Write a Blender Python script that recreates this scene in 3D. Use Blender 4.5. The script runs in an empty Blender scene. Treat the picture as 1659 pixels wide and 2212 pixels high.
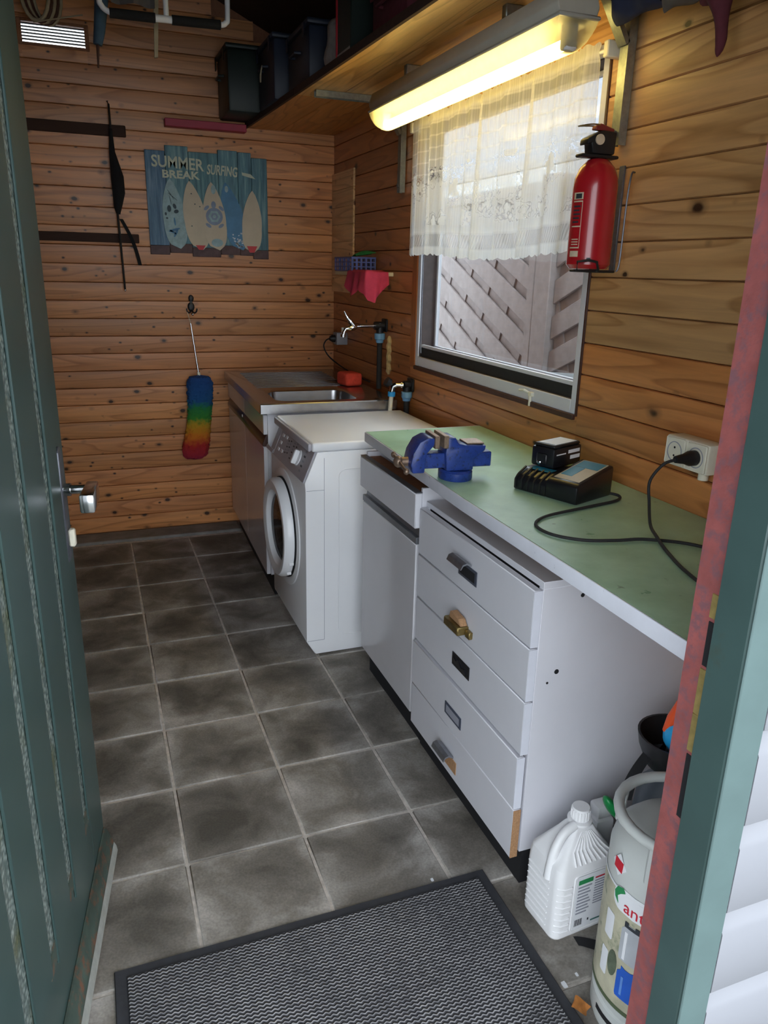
import bpy, bmesh, math, random
from mathutils import Vector, Matrix
random.seed(7)
S = bpy.context.scene
COL = S.collection
PI = math.pi

# ------------------------------------------------------------------ camera
F_PX = 1637.85
YAW, PITCH, ROLL = 0.36919630, -0.31005990, 0.02424808
CAM = Vector((-0.11582, -1.60778, 1.43558))
_cy, _sy, _cp, _sp = math.cos(YAW), math.sin(YAW), math.cos(PITCH), math.sin(PITCH)
_fwd = Vector((_sy*_cp, _cy*_cp, _sp)); _right = Vector((_cy, -_sy, 0)); _up = _right.cross(_fwd)
_cr, _sr = math.cos(ROLL), math.sin(ROLL)
_r2 = _cr*_right + _sr*_up; _u2 = -_sr*_right + _cr*_up
cd = bpy.data.cameras.new('camera'); cam = bpy.data.objects.new('camera', cd); COL.objects.link(cam)
cd.sensor_fit = 'VERTICAL'; cd.sensor_height = 36.0; cd.lens = F_PX/2212*36; cd.clip_start = 0.02
cam.matrix_world = Matrix(((_r2.x, _u2.x, -_fwd.x, CAM.x), (_r2.y, _u2.y, -_fwd.y, CAM.y),
                           (_r2.z, _u2.z, -_fwd.z, CAM.z), (0, 0, 0, 1)))
S.camera = cam
# ------------------------------------------------------------------ light and exposure
S.view_settings.view_transform = 'Standard'; S.view_settings.look = 'None'
S.view_settings.gamma = 1.0; S.view_settings.use_curve_mapping = False
S.view_settings.exposure = 1.2
w = bpy.data.worlds.new('overcast_sky'); S.world = w; w.use_nodes = True
bg = w.node_tree.nodes['Background']
bg.inputs['Color'].default_value = (0.86, 0.93, 1.0, 1); bg.inputs['Strength'].default_value = 2.2
LAMP_STRENGTH = 11.0

# ------------------------------------------------------------------ helpers
def lin(c):
    return tuple((v/255/12.92 if v/255 <= .04045 else ((v/255+.055)/1.055)**2.4) for v in c[:3])
def rgba(c): return (*lin(c), 1)

class MB:
    """collects shapes in one bmesh"""
    def __init__(s): s.bm = bmesh.new()
    def box(s, x0, x1, y0, y1, z0, z1, bev=0, seg=1, mat=None):
        b2 = bmesh.new()
        vs = [b2.verts.new((x, y, z)) for x in (x0, x1) for y in (y0, y1) for z in (z0, z1)]
        for f in ((0,1,3,2),(4,6,7,5),(0,4,5,1),(2,3,7,6),(0,2,6,4),(1,5,7,3)): b2.faces.new([vs[i] for i in f])
        bmesh.ops.recalc_face_normals(b2, faces=b2.faces)
        if bev: bmesh.ops.bevel(b2, geom=list(b2.edges), offset=bev, segments=seg, affect='EDGES', profile=.5)
        s.merge(b2, mat); return s
    def merge(s, b2, mat=None):
        if mat is not None: bmesh.ops.transform(b2, matrix=mat, verts=b2.verts)
        me = bpy.data.meshes.new('tmp'); b2.to_mesh(me); b2.free(); s.bm.from_mesh(me); bpy.data.meshes.remove(me)
    def prism(s, poly, axis, a0, a1, bev=0, seg=1, mat=None):
        """extrude a 2D polygon along an axis: 'x' (poly in y,z), 'y' (x,z), 'z' (x,y)"""
        b2 = bmesh.new()
        def P(p, a): return {'x': (a, p[0], p[1]), 'y': (p[0], a, p[1]), 'z': (p[0], p[1], a)}[axis]
        A = [b2.verts.new(P(p, a0)) for p in poly]; B = [b2.verts.new(P(p, a1)) for p in poly]
        n = len(poly); b2.faces.new(A); b2.faces.new(B[::-1])
        for i in range(n): b2.faces.new((A[i], B[i], B[(i+1) % n], A[(i+1) % n]))
        bmesh.ops.recalc_face_normals(b2, faces=b2.faces)
        if bev: bmesh.ops.bevel(b2, geom=list(b2.edges), offset=bev, segments=seg, affect='EDGES', profile=.5)
        s.merge(b2, mat); return s
    def tube(s, pts, r, n=10, cap=True, closed=False):
        pts = [Vector(p) for p in pts]; m = len(pts)
        rr = r if isinstance(r, (list, tuple)) else [r]*m
        rings = []; up = None
        for i, p in enumerate(pts):
            a = pts[i-1] if (i or closed) else p; b = pts[(i+1) % m] if (i < m-1 or closed) else p
            t = (b-a).normalized()
            if up is None:
                up = Vector((0,0,1)) if abs(t.z) < .9 else Vector((1,0,0))
            u = t.cross(up).normalized(); v = u.cross(t).normalized(); up = v
            rings.append([s.bm.verts.new(p + rr[i]*(math.cos(2*PI*k/n)*u + math.sin(2*PI*k/n)*v)) for k in range(n)])
        for i in range(m if closed else m-1):
            A, B = rings[i], rings[(i+1) % m]
            for k in range(n): s.bm.faces.new((A[k], A[(k+1) % n], B[(k+1) % n], B[k]))
        if cap and not closed:
            s.bm.faces.new(rings[0]); s.bm.faces.new(rings[-1][::-1])
        return s
    def cyl(s, p0, p1, r0, r1=None, n=20): return s.tube([p0, p1], [r0, r0 if r1 is None else r1], n)
    def lathe(s, prof, c=(0,0,0), axis='z', n=32):
        """prof: list of (radius, height)"""
        c = Vector(c); rings = []
        for r, h in prof:
            ring = []
            for k in range(n):
                a = 2*PI*k/n; u, v = r*math.cos(a), r*math.sin(a)
                p = {'z': Vector((u, v, h)), 'x': Vector((h, u, v)), 'y': Vector((v, h, u))}[axis]
                ring.append(s.bm.verts.new(c+p))
            rings.append(ring)
        for A, B in zip(rings, rings[1:]):
            for k in range(n): s.bm.faces.new((A[k], A[(k+1) % n], B[(k+1) % n], B[k]))
        if prof[0][0] > 1e-5: s.bm.faces.new(rings[0])
        if prof[-1][0] > 1e-5: s.bm.faces.new(rings[-1][::-1])
        return s
    def ell(s, c, r, nu=16, nv=10):
        b2 = bmesh.new(); bmesh.ops.create_uvsphere(b2, u_segments=nu, v_segments=nv, radius=1)
        bmesh.ops.scale(b2, vec=r, verts=b2.verts); bmesh.ops.translate(b2, vec=c, verts=b2.verts); s.merge(b2); return s
    def grid(s, fn, nu, nv, solid=0):
        V = [[s.bm.verts.new(fn(i/nu, j/nv)) for j in range(nv+1)] for i in range(nu+1)]
        for i in range(nu):
            for j in range(nv): s.bm.faces.new((V[i][j], V[i+1][j], V[i+1][j+1], V[i][j+1]))
        if solid: bmesh.ops.solidify(s.bm, geom=list(s.bm.faces), thickness=solid)
        return s
    def rot(s, ang, axis='Z', c=(0,0,0)):
        bmesh.ops.rotate(s.bm, cent=c, matrix=Matrix.Rotation(ang, 3, axis), verts=s.bm.verts); return s
    def move(s, v): bmesh.ops.translate(s.bm, vec=v, verts=s.bm.verts); return s

ABS = {}          # object name -> location in its root's frame
def mesh_of(mb, mat, smooth=38):
    bmesh.ops.remove_doubles(mb.bm, verts=mb.bm.verts, dist=1e-6)
    bmesh.ops.recalc_face_normals(mb.bm, faces=mb.bm.faces)
    vs = mb.bm.verts
    lo = Vector([min(v.co[i] for v in vs) for i in range(3)]); hi = Vector([max(v.co[i] for v in vs) for i in range(3)])
    c = (lo+hi)/2
    bmesh.ops.translate(mb.bm, vec=-c, verts=vs)
    me = bpy.data.meshes.new('mesh'); mb.bm.to_mesh(me); mb.bm.free()
    for p in me.polygons: p.use_smooth = True
    me.set_sharp_from_angle(angle=math.radians(smooth))
    for m in (mat if isinstance(mat, (list, tuple)) else [mat]): me.materials.append(m)
    return me, c
def link(name, me, c, parent=None):
    o = bpy.data.objects.new(name, me); COL.objects.link(o)
    if parent is not None:
        o.parent = parent; o.location = c - ABS[parent.name]
    else: o.location = c
    ABS[o.name] = c.copy(); me.name = name
    return o
def part(name, mb, mat, parent=None, label=None, kind=None, smooth=38):
    me, c = mesh_of(mb, mat, smooth); o = link(name, me, c, parent)
    if label: o['label'] = label
    if kind: o['kind'] = kind
    return o
def tag(o, label, cat=None, group=None, kind=None):
    o['label'] = label
    if cat: o['category'] = cat
    if group: o['group'] = group
    if kind: o['kind'] = kind
    return o
def thing(name, label, cat, loc=(0,0,0), rz=0, group=None, kind=None, local=False):
    """an Empty at the thing's base; with local=True its parts are written in its own frame"""
    o = bpy.data.objects.new(name, None); COL.objects.link(o); o.empty_display_size = .05
    o.location = loc; o.rotation_euler = (0, 0, rz)
    ABS[o.name] = Vector((0,0,0)) if (local or rz) else Vector(loc)
    return tag(o, label, cat, group, kind)

# ------------------------------------------------------------------ materials
def newmat(name):
    m = bpy.data.materials.new(name); m.use_nodes = True; nt = m.node_tree
    return m, nt, nt.nodes['Principled BSDF']
def N(nt, t, **k):
    n = nt.nodes.new(t)
    for a, v in k.items():
        if a in n.inputs.keys(): n.inputs[a].default_value = v
        else: setattr(n, a, v)
    return n
def ramp(nt, stops, interp='LINEAR'):
    r = nt.nodes.new('ShaderNodeValToRGB'); e = r.color_ramp.elements; r.color_ramp.interpolation = interp
    while len(e) < len(stops): e.new(.5)
    for el, (p, c) in zip(e, stops): el.position = p; el.color = c if len(c) == 4 else (*c, 1)
    return r
def mixc(nt, fac, a, b, mode='MIX'):
    n = nt.nodes.new('ShaderNodeMix'); n.data_type = 'RGBA'; n.blend_type = mode
    for key, v in ((0, fac), (6, a), (7, b)):
        if hasattr(v, 'is_linked') or hasattr(v, 'links'): nt.links.new(v, n.inputs[key])
        else: n.inputs[key].default_value = v
    return n.outputs[2]
def mth(nt, op, a, b=None, clamp=False):
    n = nt.nodes.new('ShaderNodeMath'); n.operation = op; n.use_clamp = clamp
    for i, v in enumerate((a, b)):
        if v is None: continue
        if hasattr(v, 'links'): nt.links.new(v, n.inputs[i])
        else: n.inputs[i].default_value = v
    return n.outputs[0]
def coord(nt, kind='Object', scale=(1,1,1), rnd=0):
    tc = nt.nodes.new('ShaderNodeTexCoord'); mp = nt.nodes.new('ShaderNodeMapping')
    mp.inputs['Scale'].default_value = scale; nt.links.new(tc.outputs[kind], mp.inputs['Vector'])
    if rnd:
        oi = nt.nodes.new('ShaderNodeObjectInfo'); va = nt.nodes.new('ShaderNodeVectorMath'); va.operation = 'ADD'
        sc = nt.nodes.new('ShaderNodeVectorMath'); sc.operation = 'SCALE'; cx = nt.nodes.new('ShaderNodeCombineXYZ')
        for i in range(3): nt.links.new(oi.outputs['Random'], cx.inputs[i])
        sc.inputs['Scale'].default_value = rnd
        nt.links.new(cx.outputs[0], sc.inputs[0]); nt.links.new(mp.outputs[0], va.inputs[0]); nt.links.new(sc.outputs[0], va.inputs[1])
        return va.outputs[0]
    return mp.outputs[0]
def bump(nt, b, h, strength=.3, dist=.002):
    n = nt.nodes.new('ShaderNodeBump'); n.inputs['Strength'].default_value = strength; n.inputs['Distance'].default_value = dist
    nt.links.new(h, n.inputs['Height']); nt.links.new(n.outputs[0], b.inputs['Normal'])

def plain(name, col, rough=.5, metal=0, var=.12, scale=14, dirt=None, dirt_amt=.25, bmp=0, bscale=200, coat=0, trans=0, spec=.5):
    """painted / plastic / metal surface with a little procedural unevenness"""
    m, nt, b = newmat(name)
    v = coord(nt); nz = N(nt, 'ShaderNodeTexNoise', Scale=scale, Detail=5.0, Roughness=.6); nt.links.new(v, nz.inputs['Vector'])
    c = lin(col); lo = tuple(max(0, x*(1-var)) for x in c); hi = tuple(min(1, x*(1+var)) for x in c)
    r = ramp(nt, [(.3, lo), (.7, hi)]); nt.links.new(nz.outputs['Fac'], r.inputs[0]); out = r.outputs[0]
    if dirt:
        n2 = N(nt, 'ShaderNodeTexNoise', Scale=scale*1.7, Detail=8.0, Roughness=.7); nt.links.new(v, n2.inputs['Vector'])
        r2 = ramp(nt, [(1-dirt_amt-.06, (0,0,0)), (1-dirt_amt+.06, (1,1,1))]); nt.links.new(n2.outputs['Fac'], r2.inputs[0])
        out = mixc(nt, r2.outputs[0], out, rgba(dirt))
    nt.links.new(out, b.inputs['Base Color'])
    b.inputs['Roughness'].default_value = rough; b.inputs['Metallic'].default_value = metal
    b.inputs['Specular IOR Level'].default_value = spec
    if coat: b.inputs['Coat Weight'].default_value = coat
    if trans: b.inputs['Transmission Weight'].default_value = trans
    if bmp:
        n3 = N(nt, 'ShaderNodeTexNoise', Scale=bscale, Detail=3.0); nt.links.new(v, n3.inputs['Vector']); bump(nt, b, n3.outputs['Fac'], bmp)
    return m
def wood(name, col, axis, dark=.62, knots=1.0, kscale=6.0, rough=.42, grain=1.0, tint=True, kcol=(44,22,14), coat=0.15, kthr=.10):
    """knotty softwood; axis = direction of the grain; object colour tints each board"""
    m, nt, b = newmat(name)
    i = 'xyz'.index(axis)
    sg = [26.0, 26.0, 26.0]; sg[i] = 1.6
    v = coord(nt, 'Object', tuple(sg), 37)
    n1 = N(nt, 'ShaderNodeTexNoise', Scale=1.6, Detail=7.0, Roughness=.62, Distortion=.6); nt.links.new(v, n1.inputs['Vector'])
    sw = [9.0, 9.0, 9.0]; sw[i] = .8
    vw = coord(nt, 'Object', tuple(sw), 19)
    wv = nt.nodes.new('ShaderNodeTexNoise'); wv.inputs['Scale'].default_value = 1.0; wv.inputs['Detail'].default_value = 1.0
    nt.links.new(vw, wv.inputs['Vector'])
    rings = mth(nt, 'FRACT', mth(nt, 'MULTIPLY', wv.outputs['Fac'], 9.0))
    c = lin(col)
    r = ramp(nt, [(.25, tuple(x*(1-.30*grain) for x in c)), (.75, tuple(min(1, x*(1+.12*grain)) for x in c))]); nt.links.new(n1.outputs['Fac'], r.inputs[0])
    rr = ramp(nt, [(0, (1,1,1)), (.62, (.93,.91,.88)), (.9, (.70,.62,.54)), (1, (1,1,1))]); nt.links.new(rings, rr.inputs[0])
    out = mixc(nt, grain, r.outputs[0], rr.outputs[0], 'MULTIPLY')
    if knots:
        ks = [kscale*1.5]*3; ks[i] = kscale
        for j, (sc, thr, keep) in enumerate(((1.0, kthr, .85), (1.9, kthr*.9, .75))):
            vk = coord(nt, 'Object', tuple(k*sc for k in ks), 53+17*j)
            vo = nt.nodes.new('ShaderNodeTexVoronoi'); vo.inputs['Scale'].default_value = 1.0; nt.links.new(vk, vo.inputs['Vector'])
            nn = N(nt, 'ShaderNodeTexNoise', Scale=3.0, Detail=2.0); nt.links.new(vk, nn.inputs['Vector'])
            d = mth(nt, 'ADD', vo.outputs['Distance'], mth(nt, 'MULTIPLY', mth(nt, 'SUBTRACT', nn.outputs['Fac'], .5), .12))
            sep = nt.nodes.new('ShaderNodeSeparateColor'); nt.links.new(vo.outputs['Color'], sep.inputs[0])
            on = mth(nt, 'LESS_THAN', sep.outputs[0], keep*knots)
            kr = ramp(nt, [(thr*.65, (1,1,1)), (thr, (.4,.4,.4)), (thr*1.7, (0,0,0))]); nt.links.new(d, kr.inputs[0])
            kb = nt.nodes.new('ShaderNodeRGBToBW'); nt.links.new(kr.outputs[0], kb.inputs[0])
            out = mixc(nt, mth(nt, 'MULTIPLY', kb.outputs[0], mth(nt, 'MULTIPLY', on, .96)), out, rgba(kcol))
    oi = nt.nodes.new('ShaderNodeObjectInfo')
    if tint: out = mixc(nt, 1.0, out, oi.outputs['Color'], 'MULTIPLY')
    hv = nt.nodes.new('ShaderNodeHueSaturation'); nt.links.new(out, hv.inputs['Color'])
    nt.links.new(mth(nt, 'ADD', mth(nt, 'MULTIPLY', oi.outputs['Random'], .3), .85), hv.inputs['Value'])
    nt.links.new(hv.outputs[0], b.inputs['Base Color'])
    b.inputs['Roughness'].default_value = rough; b.inputs['Coat Weight'].default_value = coat; b.inputs['Coat Roughness'].default_value = .35
    bump(nt, b, n1.outputs['Fac'], .25, .0015)
    return m

PINE_X = wood('pine_along_x', (222,156,104), 'x', kscale=7.5, kthr=.115)
PINE_Y = wood('pine_along_y', (216,158,104), 'y', kscale=4.6, knots=.8, kthr=.11)
SHELF_Y = wood('shelf_board', (228,182,112), 'y', knots=.35, kscale=3.0, kcol=(96,56,30))
PALEPINE = wood('pale_new_pine', (238,196,142), 'y', kscale=6.0, kcol=(110,64,36))
DARKWOOD_X = wood('dark_stained_wood_x', (66,42,32), 'x', knots=0, grain=.6, rough=.8, coat=0)
TRIM_Z = wood('trim_wood_z', (166,96,48), 'z', knots=0)
BROWNEDGE = plain('dark_brown_wood_edge', (74,44,36), .5, var=.2, scale=40)
RAWCHIP = plain('raw_chipboard', (168,128,92), .8, var=.25, scale=220)
MDFBROWN = plain('brown_hardboard', (150,102,74), .7, var=.15, scale=60)
WHITEPAINT = plain('white_cabinet_paint', (214,214,221), .38, var=.03, scale=6, dirt=(170,168,166), dirt_amt=.17)
WHITEGLOSS = plain('glossy_white_front', (210,209,214), .16, var=.03, scale=5, spec=.6)
WHITEENAMEL = plain('white_enamel', (236,237,240), .28, var=.02, scale=4)
PANELGREY = plain('grey_washer_fascia', (176,174,182), .38, var=.04)
WHITEPLASTIC = plain('white_plastic', (234,234,236), .4, var=.03, scale=10)
CREAMPLASTIC = plain('cream_plastic', (228,222,204), .42, var=.05, scale=30, dirt=(150,140,120), dirt_amt=.22)
BLACK = plain('black_plastic', (26,26,29), .45, var=.2, scale=60)
BLACKGLOSS = plain('black_glossy_plastic', (24,24,28), .28, var=.2, scale=60)
BLACKRUBBER = plain('black_rubber', (34,34,36), .75, var=.2, scale=80)
DARKVOID = plain('dark_recess', (18,18,22), .9, var=.1)
CHROME = plain('chrome', (220,222,226), .16, 1, var=.05, scale=60)
STEEL = plain('brushed_steel', (176,176,178), .26, 1, var=.1, scale=30)
GALV = plain('galvanised_steel', (150,156,152), .42, .9, var=.2, scale=60)
ALU = plain('aluminium_profile', (128,130,136), .45, .6, var=.1, scale=30)
CHROMEWORN = plain('worn_chrome', (150,152,158), .32, .8, var=.15, scale=70)
BRASS = plain('aged_brass', (150,130,84), .4, .9, var=.2, scale=60)
GREYMETAL = plain('grey_metal', (108,110,118), .4, .6, var=.15, scale=80)
VISEBLUE = plain('blue_vise_paint', (36,60,132), .36, var=.2, scale=50, dirt=(26,28,42), dirt_amt=.40)
VISESTEEL = plain('worn_jaw_steel', (146,124,108), .45, .7, var=.25, scale=90)
RED = plain('red_enamel', (178,30,38), .26, var=.05, scale=12, coat=.4)
CREAM = plain('cream_print', (216,196,168), .5, var=.08, scale=60)
GREENPAINT = plain('dark_green_door_paint', (58,78,76), .34, var=.1, scale=7, dirt=(62,72,64), dirt_amt=.30)
GREENLIGHT = plain('weathered_green_paint', (84,104,103), .55, var=.1, scale=9, dirt=(128,92,82), dirt_amt=.25)
REDPRIMER = plain('worn_red_primer', (140,76,74), .6, var=.22, scale=24, dirt=(118,78,84), dirt_amt=.46, bmp=.2)
PEELED = plain('peeled_painted_wood', (62,76,68), .7, var=.25, scale=20, dirt=(108,76,58), dirt_amt=.43, bmp=.4, bscale=60)
WHITESIDING = plain('white_siding', (136,137,143), .5, var=.02, scale=4, dirt=(144,144,150), dirt_amt=.2)
CONCRETE = plain('concrete', (128,124,120), .85, var=.25, scale=12, bmp=.3)
MORTAR = plain('joint_sand', (200,192,184), .95, var=.25, scale=40, bmp=.5, bscale=300)
GROUND = plain('outdoor_paving', (98,98,92), .9, var=.15, scale=6)
FENCEGREY = plain('weathered_fence_wood', (160,150,148), .8, var=.12, scale=18, bmp=.2, bscale=60)
BLUEFIT = plain('pale_blue_fitting', (112,160,196), .45, var=.08)
BLUEBRIGHT = plain('bright_blue_plastic', (44,150,214), .4, var=.06)
FOAM = plain('beige_filler_foam', (184,160,112), .9, var=.2, scale=50, bmp=.8, bscale=40)
ORANGESPONGE = plain('orange_red_sponge', (206,66,48), .85, var=.15, scale=60, bmp=.5, bscale=120)
ORANGE = plain('orange_plastic', (236,86,34), .4, var=.05)
SOCKETGREY = plain('grey_socket_plastic', (150,150,154), .5, var=.05)
BASKETBLUE = plain('blue_violet_basket', (82,96,160), .5, var=.06)
SPONGEGREEN = plain('green_scourer', (40,128,66), .9, var=.2, scale=80, bmp=.6, bscale=150)
CLOTHRED = plain('raspberry_cloth', (196,58,84), .9, var=.1, scale=40, bmp=.3, bscale=400)
NAVY = plain('navy_plastic', (26,36,56), .5, var=.12)
DARKGREEN = plain('dark_green_plastic', (18,34,30), .5, var=.12)
BAGCLEAR = plain('crumpled_clear_bag', (150,142,138), .35, var=.2, scale=30, bmp=.6, bscale=40)
MAROON = plain('maroon_fabric', (96,40,50), .9, var=.15, scale=40)
NAVYFAB = plain('navy_fabric', (40,46,72), .9, var=.15, scale=40)
GREYFAB = plain('grey_fabric', (98,92,88), .9, var=.15, scale=40)
BLUEFAB = plain('blue_grey_fabric', (64,86,104), .9, var=.15, scale=40)
BEIGE = plain('beige_slat', (170,156,128), .7, var=.12, scale=30)
PINKRED = plain('pinkish_red_paint', (170,52,78), .45, var=.1)
BLACKFOAM = plain('black_foam_grip', (26,26,28), .95, var=.2, scale=90)
BLACKFAB = plain('black_fabric', (22,22,25), .9, var=.2, scale=60)
CYLGREY = plain('pale_grey_cylinder_paint', (198,202,200), .35, var=.04, scale=10, dirt=(160,160,152), dirt_amt=.2)
LABELGREEN = plain('print_green', (46,140,84), .45, var=.04)
LABELRED = plain('print_red', (200,40,56), .45, var=.04)
LABELGREY = plain('print_grey', (150,152,164), .5, var=.05)
LABELDARK = plain('print_dark', (50,54,60), .5, var=.05)
LABELWHITE = plain('print_white', (232,234,238), .4, var=.02)
LABELBLUE = plain('print_blue', (40,92,190), .45, var=.1)
LABELSILVER = plain('print_silver', (176,180,186), .45, var=.08)
TEALPRINT = plain('print_teal', (30,120,150), .45, var=.06)
SANDPRINT = plain('print_sand', (190,178,152), .5, var=.08)
GREENCAP = plain('green_cap', (24,134,70), .3, var=.06)
TRIMGREY = plain('trimmer_grey', (74,80,88), .45, var=.08)
SKYBLUE = plain('trimmer_blue', (46,164,222), .35, var=.05)
LEAF = plain('dry_orange_leaf', (176,112,52), .8, var=.3, scale=60)
BLADE = plain('bright_strike_metal', (196,172,110), .4, .7, var=.2, scale=60)

def make_worktop_green():
    m, nt, b = newmat('green_laminate'); v = coord(nt)
    n1 = N(nt, 'ShaderNodeTexNoise', Scale=7.0, Detail=6.0, Roughness=.65); nt.links.new(v, n1.inputs['Vector'])
    r = ramp(nt, [(.3, lin((146,184,156))), (.7, lin((178,214,186)))]); nt.links.new(n1.outputs['Fac'], r.inputs[0])
    n2 = N(nt, 'ShaderNodeTexNoise', Scale=26.0, Detail=3.0); nt.links.new(v, n2.inputs['Vector'])
    r2 = ramp(nt, [(.70, (0,0,0)), (.76, (1,1,1))]); nt.links.new(n2.outputs['Fac'], r2.inputs[0])
    o = mixc(nt, r2.outputs[0], r.outputs[0], rgba((104,120,100)))
    nt.links.new(o, b.inputs['Base Color'])
    r3 = ramp(nt, [(.3, (.26,)*3), (.7, (.42,)*3)]); nt.links.new(n1.outputs['Fac'], r3.inputs[0])
    nt.links.new(r3.outputs[0], b.inputs['Roughness'])
    return m
GREENTOP = make_worktop_green()
EDGEWHITE = plain('chipped_white_edge', (214,216,226), .45, var=.05, scale=12, dirt=(120,116,116), dirt_amt=.29)

def make_tile():
    m, nt, b = newmat('concrete_floor_tile')
    v = coord(nt, 'Object', (1,1,1), 23)
    tc = nt.nodes.new('ShaderNodeTexCoord'); sx = nt.nodes.new('ShaderNodeSeparateXYZ'); nt.links.new(tc.outputs['Object'], sx.inputs[0])
    ax = mth(nt, 'ABSOLUTE', sx.outputs[0]); ay = mth(nt, 'ABSOLUTE', sx.outputs[1])
    e = mth(nt, 'MULTIPLY', mth(nt, 'MAXIMUM', ax, ay), 1/.15)
    big = N(nt, 'ShaderNodeTexNoise', Scale=6.0, Detail=4.0, Roughness=.55, Distortion=.4); nt.links.new(v, big.inputs['Vector'])
    f = mth(nt, 'ADD', mth(nt, 'MULTIPLY', mth(nt, 'POWER', e, 3.0), .24), mth(nt, 'MULTIPLY', big.outputs['Fac'], 1.08))
    r = ramp(nt, [(.40, lin((90,86,80))), (.62, lin((124,119,112))), (.92, lin((178,174,169)))]); nt.links.new(f, r.inputs[0])
    fine = N(nt, 'ShaderNodeTexNoise', Scale=180.0, Detail=3.0); nt.links.new(v, fine.inputs['Vector'])
    rf = ramp(nt, [(.3, (.82,)*3), (.7, (1.14,)*3)]); nt.links.new(fine.outputs['Fac'], rf.inputs[0])
    o = mixc(nt, 1.0, r.outputs[0], rf.outputs[0], 'MULTIPLY')
    oi = nt.nodes.new('ShaderNodeObjectInfo'); o = mixc(nt, 1.0, o, oi.outputs['Color'], 'MULTIPLY')
    nt.links.new(o, b.inputs['Base Color']); b.inputs['Roughness'].default_value = .72
    bump(nt, b, fine.outputs['Fac'], .25, .001)
    return m
TILE = make_tile()

def make_mat():
    m, nt, b = newmat('ribbed_mat_pile')
    tc = nt.nodes.new('ShaderNodeTexCoord'); sx = nt.nodes.new('ShaderNodeSeparateXYZ'); nt.links.new(tc.outputs['Object'], sx.inputs[0])
    x, y = sx.outputs[0], sx.outputs[1]
    wob = mth(nt, 'MULTIPLY', mth(nt, 'SINE', mth(nt, 'MULTIPLY', x, 2*PI/.0135)), .0016)
    ph = mth(nt, 'SINE', mth(nt, 'MULTIPLY', mth(nt, 'ADD', y, wob), 2*PI/.0085))
    n = N(nt, 'ShaderNodeTexNoise', Scale=60.0, Detail=3.0); nt.links.new(tc.outputs['Object'], n.inputs['Vector'])
    big = N(nt, 'ShaderNodeTexNoise', Scale=5.0, Detail=4.0); nt.links.new(tc.outputs['Object'], big.inputs['Vector'])
    g = mth(nt, 'ADD', ph, mth(nt, 'ADD', mth(nt, 'MULTIPLY', mth(nt, 'SUBTRACT', n.outputs['Fac'], .5), 1.2), mth(nt, 'MULTIPLY', mth(nt, 'SUBTRACT', big.outputs['Fac'], .5), .9)))
    r = ramp(nt, [(.50, lin((58,58,62))), (.80, lin((120,120,124))), (1.0, lin((176,176,178)))])
    nt.links.new(mth(nt, 'ADD', mth(nt, 'MULTIPLY', g, .5), .5), r.inputs[0])
    nt.links.new(r.outputs[0], b.inputs['Base Color']); b.inputs['Roughness'].default_value = .95
    bump(nt, b, ph, .6, .003)
    return m
MATPILE = make_mat()

def make_glass(name, col=(1,1,1), mixf=.12):
    m, nt, b = newmat(name); out = nt.nodes['Material Output']
    tr = nt.nodes.new('ShaderNodeBsdfTransparent'); tr.inputs[0].default_value = (*col, 1)
    gl = nt.nodes.new('ShaderNodeBsdfGlossy'); gl.inputs['Roughness'].default_value = .02
    nz = N(nt, 'ShaderNodeTexNoise', Scale=30.0); r = ramp(nt, [(.3, (mixf*.9,)*3), (.7, (mixf*1.1,)*3)])
    nt.links.new(coord(nt), nz.inputs['Vector']); nt.links.new(nz.outputs['Fac'], r.inputs[0])
    mx = nt.nodes.new('ShaderNodeMixShader'); nt.links.new(r.outputs[0], mx.inputs[0])
    nt.links.new(tr.outputs[0], mx.inputs[1]); nt.links.new(gl.outputs[0], mx.inputs[2]); nt.links.new(mx.outputs[0], out.inputs[0])
    return m
GLASS = make_glass('window_glass', (.92,.95,.96), .06)
DOORGLASS_W = make_glass('washer_door_glass', (.35,.37,.40), .22)

def make_wired():
    m, nt, b = newmat('patterned_wired_glass')
    v = coord(nt, 'Object', (1,1,1))
    vo = nt.nodes.new('ShaderNodeTexVoronoi'); vo.inputs['Scale'].default_value = 110.0; nt.links.new(v, vo.inputs['Vector'])
    r = ramp(nt, [(.1, lin((168,178,172))), (.6, lin((104,116,112)))]); nt.links.new(vo.outputs['Distance'], r.inputs[0])
    nz = N(nt, 'ShaderNodeTexNoise', Scale=9.0, Detail=6.0); nt.links.new(v, nz.inputs['Vector'])
    r2 = ramp(nt, [(.52, (0,0,0)), (.68, (1,1,1))]); nt.links.new(nz.outputs['Fac'], r2.inputs[0])
    o = mixc(nt, r2.outputs[0], r.outputs[0], rgba((96,100,74)))
    nt.links.new(o, b.inputs['Base Color']); b.inputs['Roughness'].default_value = .25
    b.inputs['Transmission Weight'].default_value = .15
    bump(nt, b, vo.outputs['Distance'], .5, .002)
    return m
WIREDGLASS = make_wired()

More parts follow.
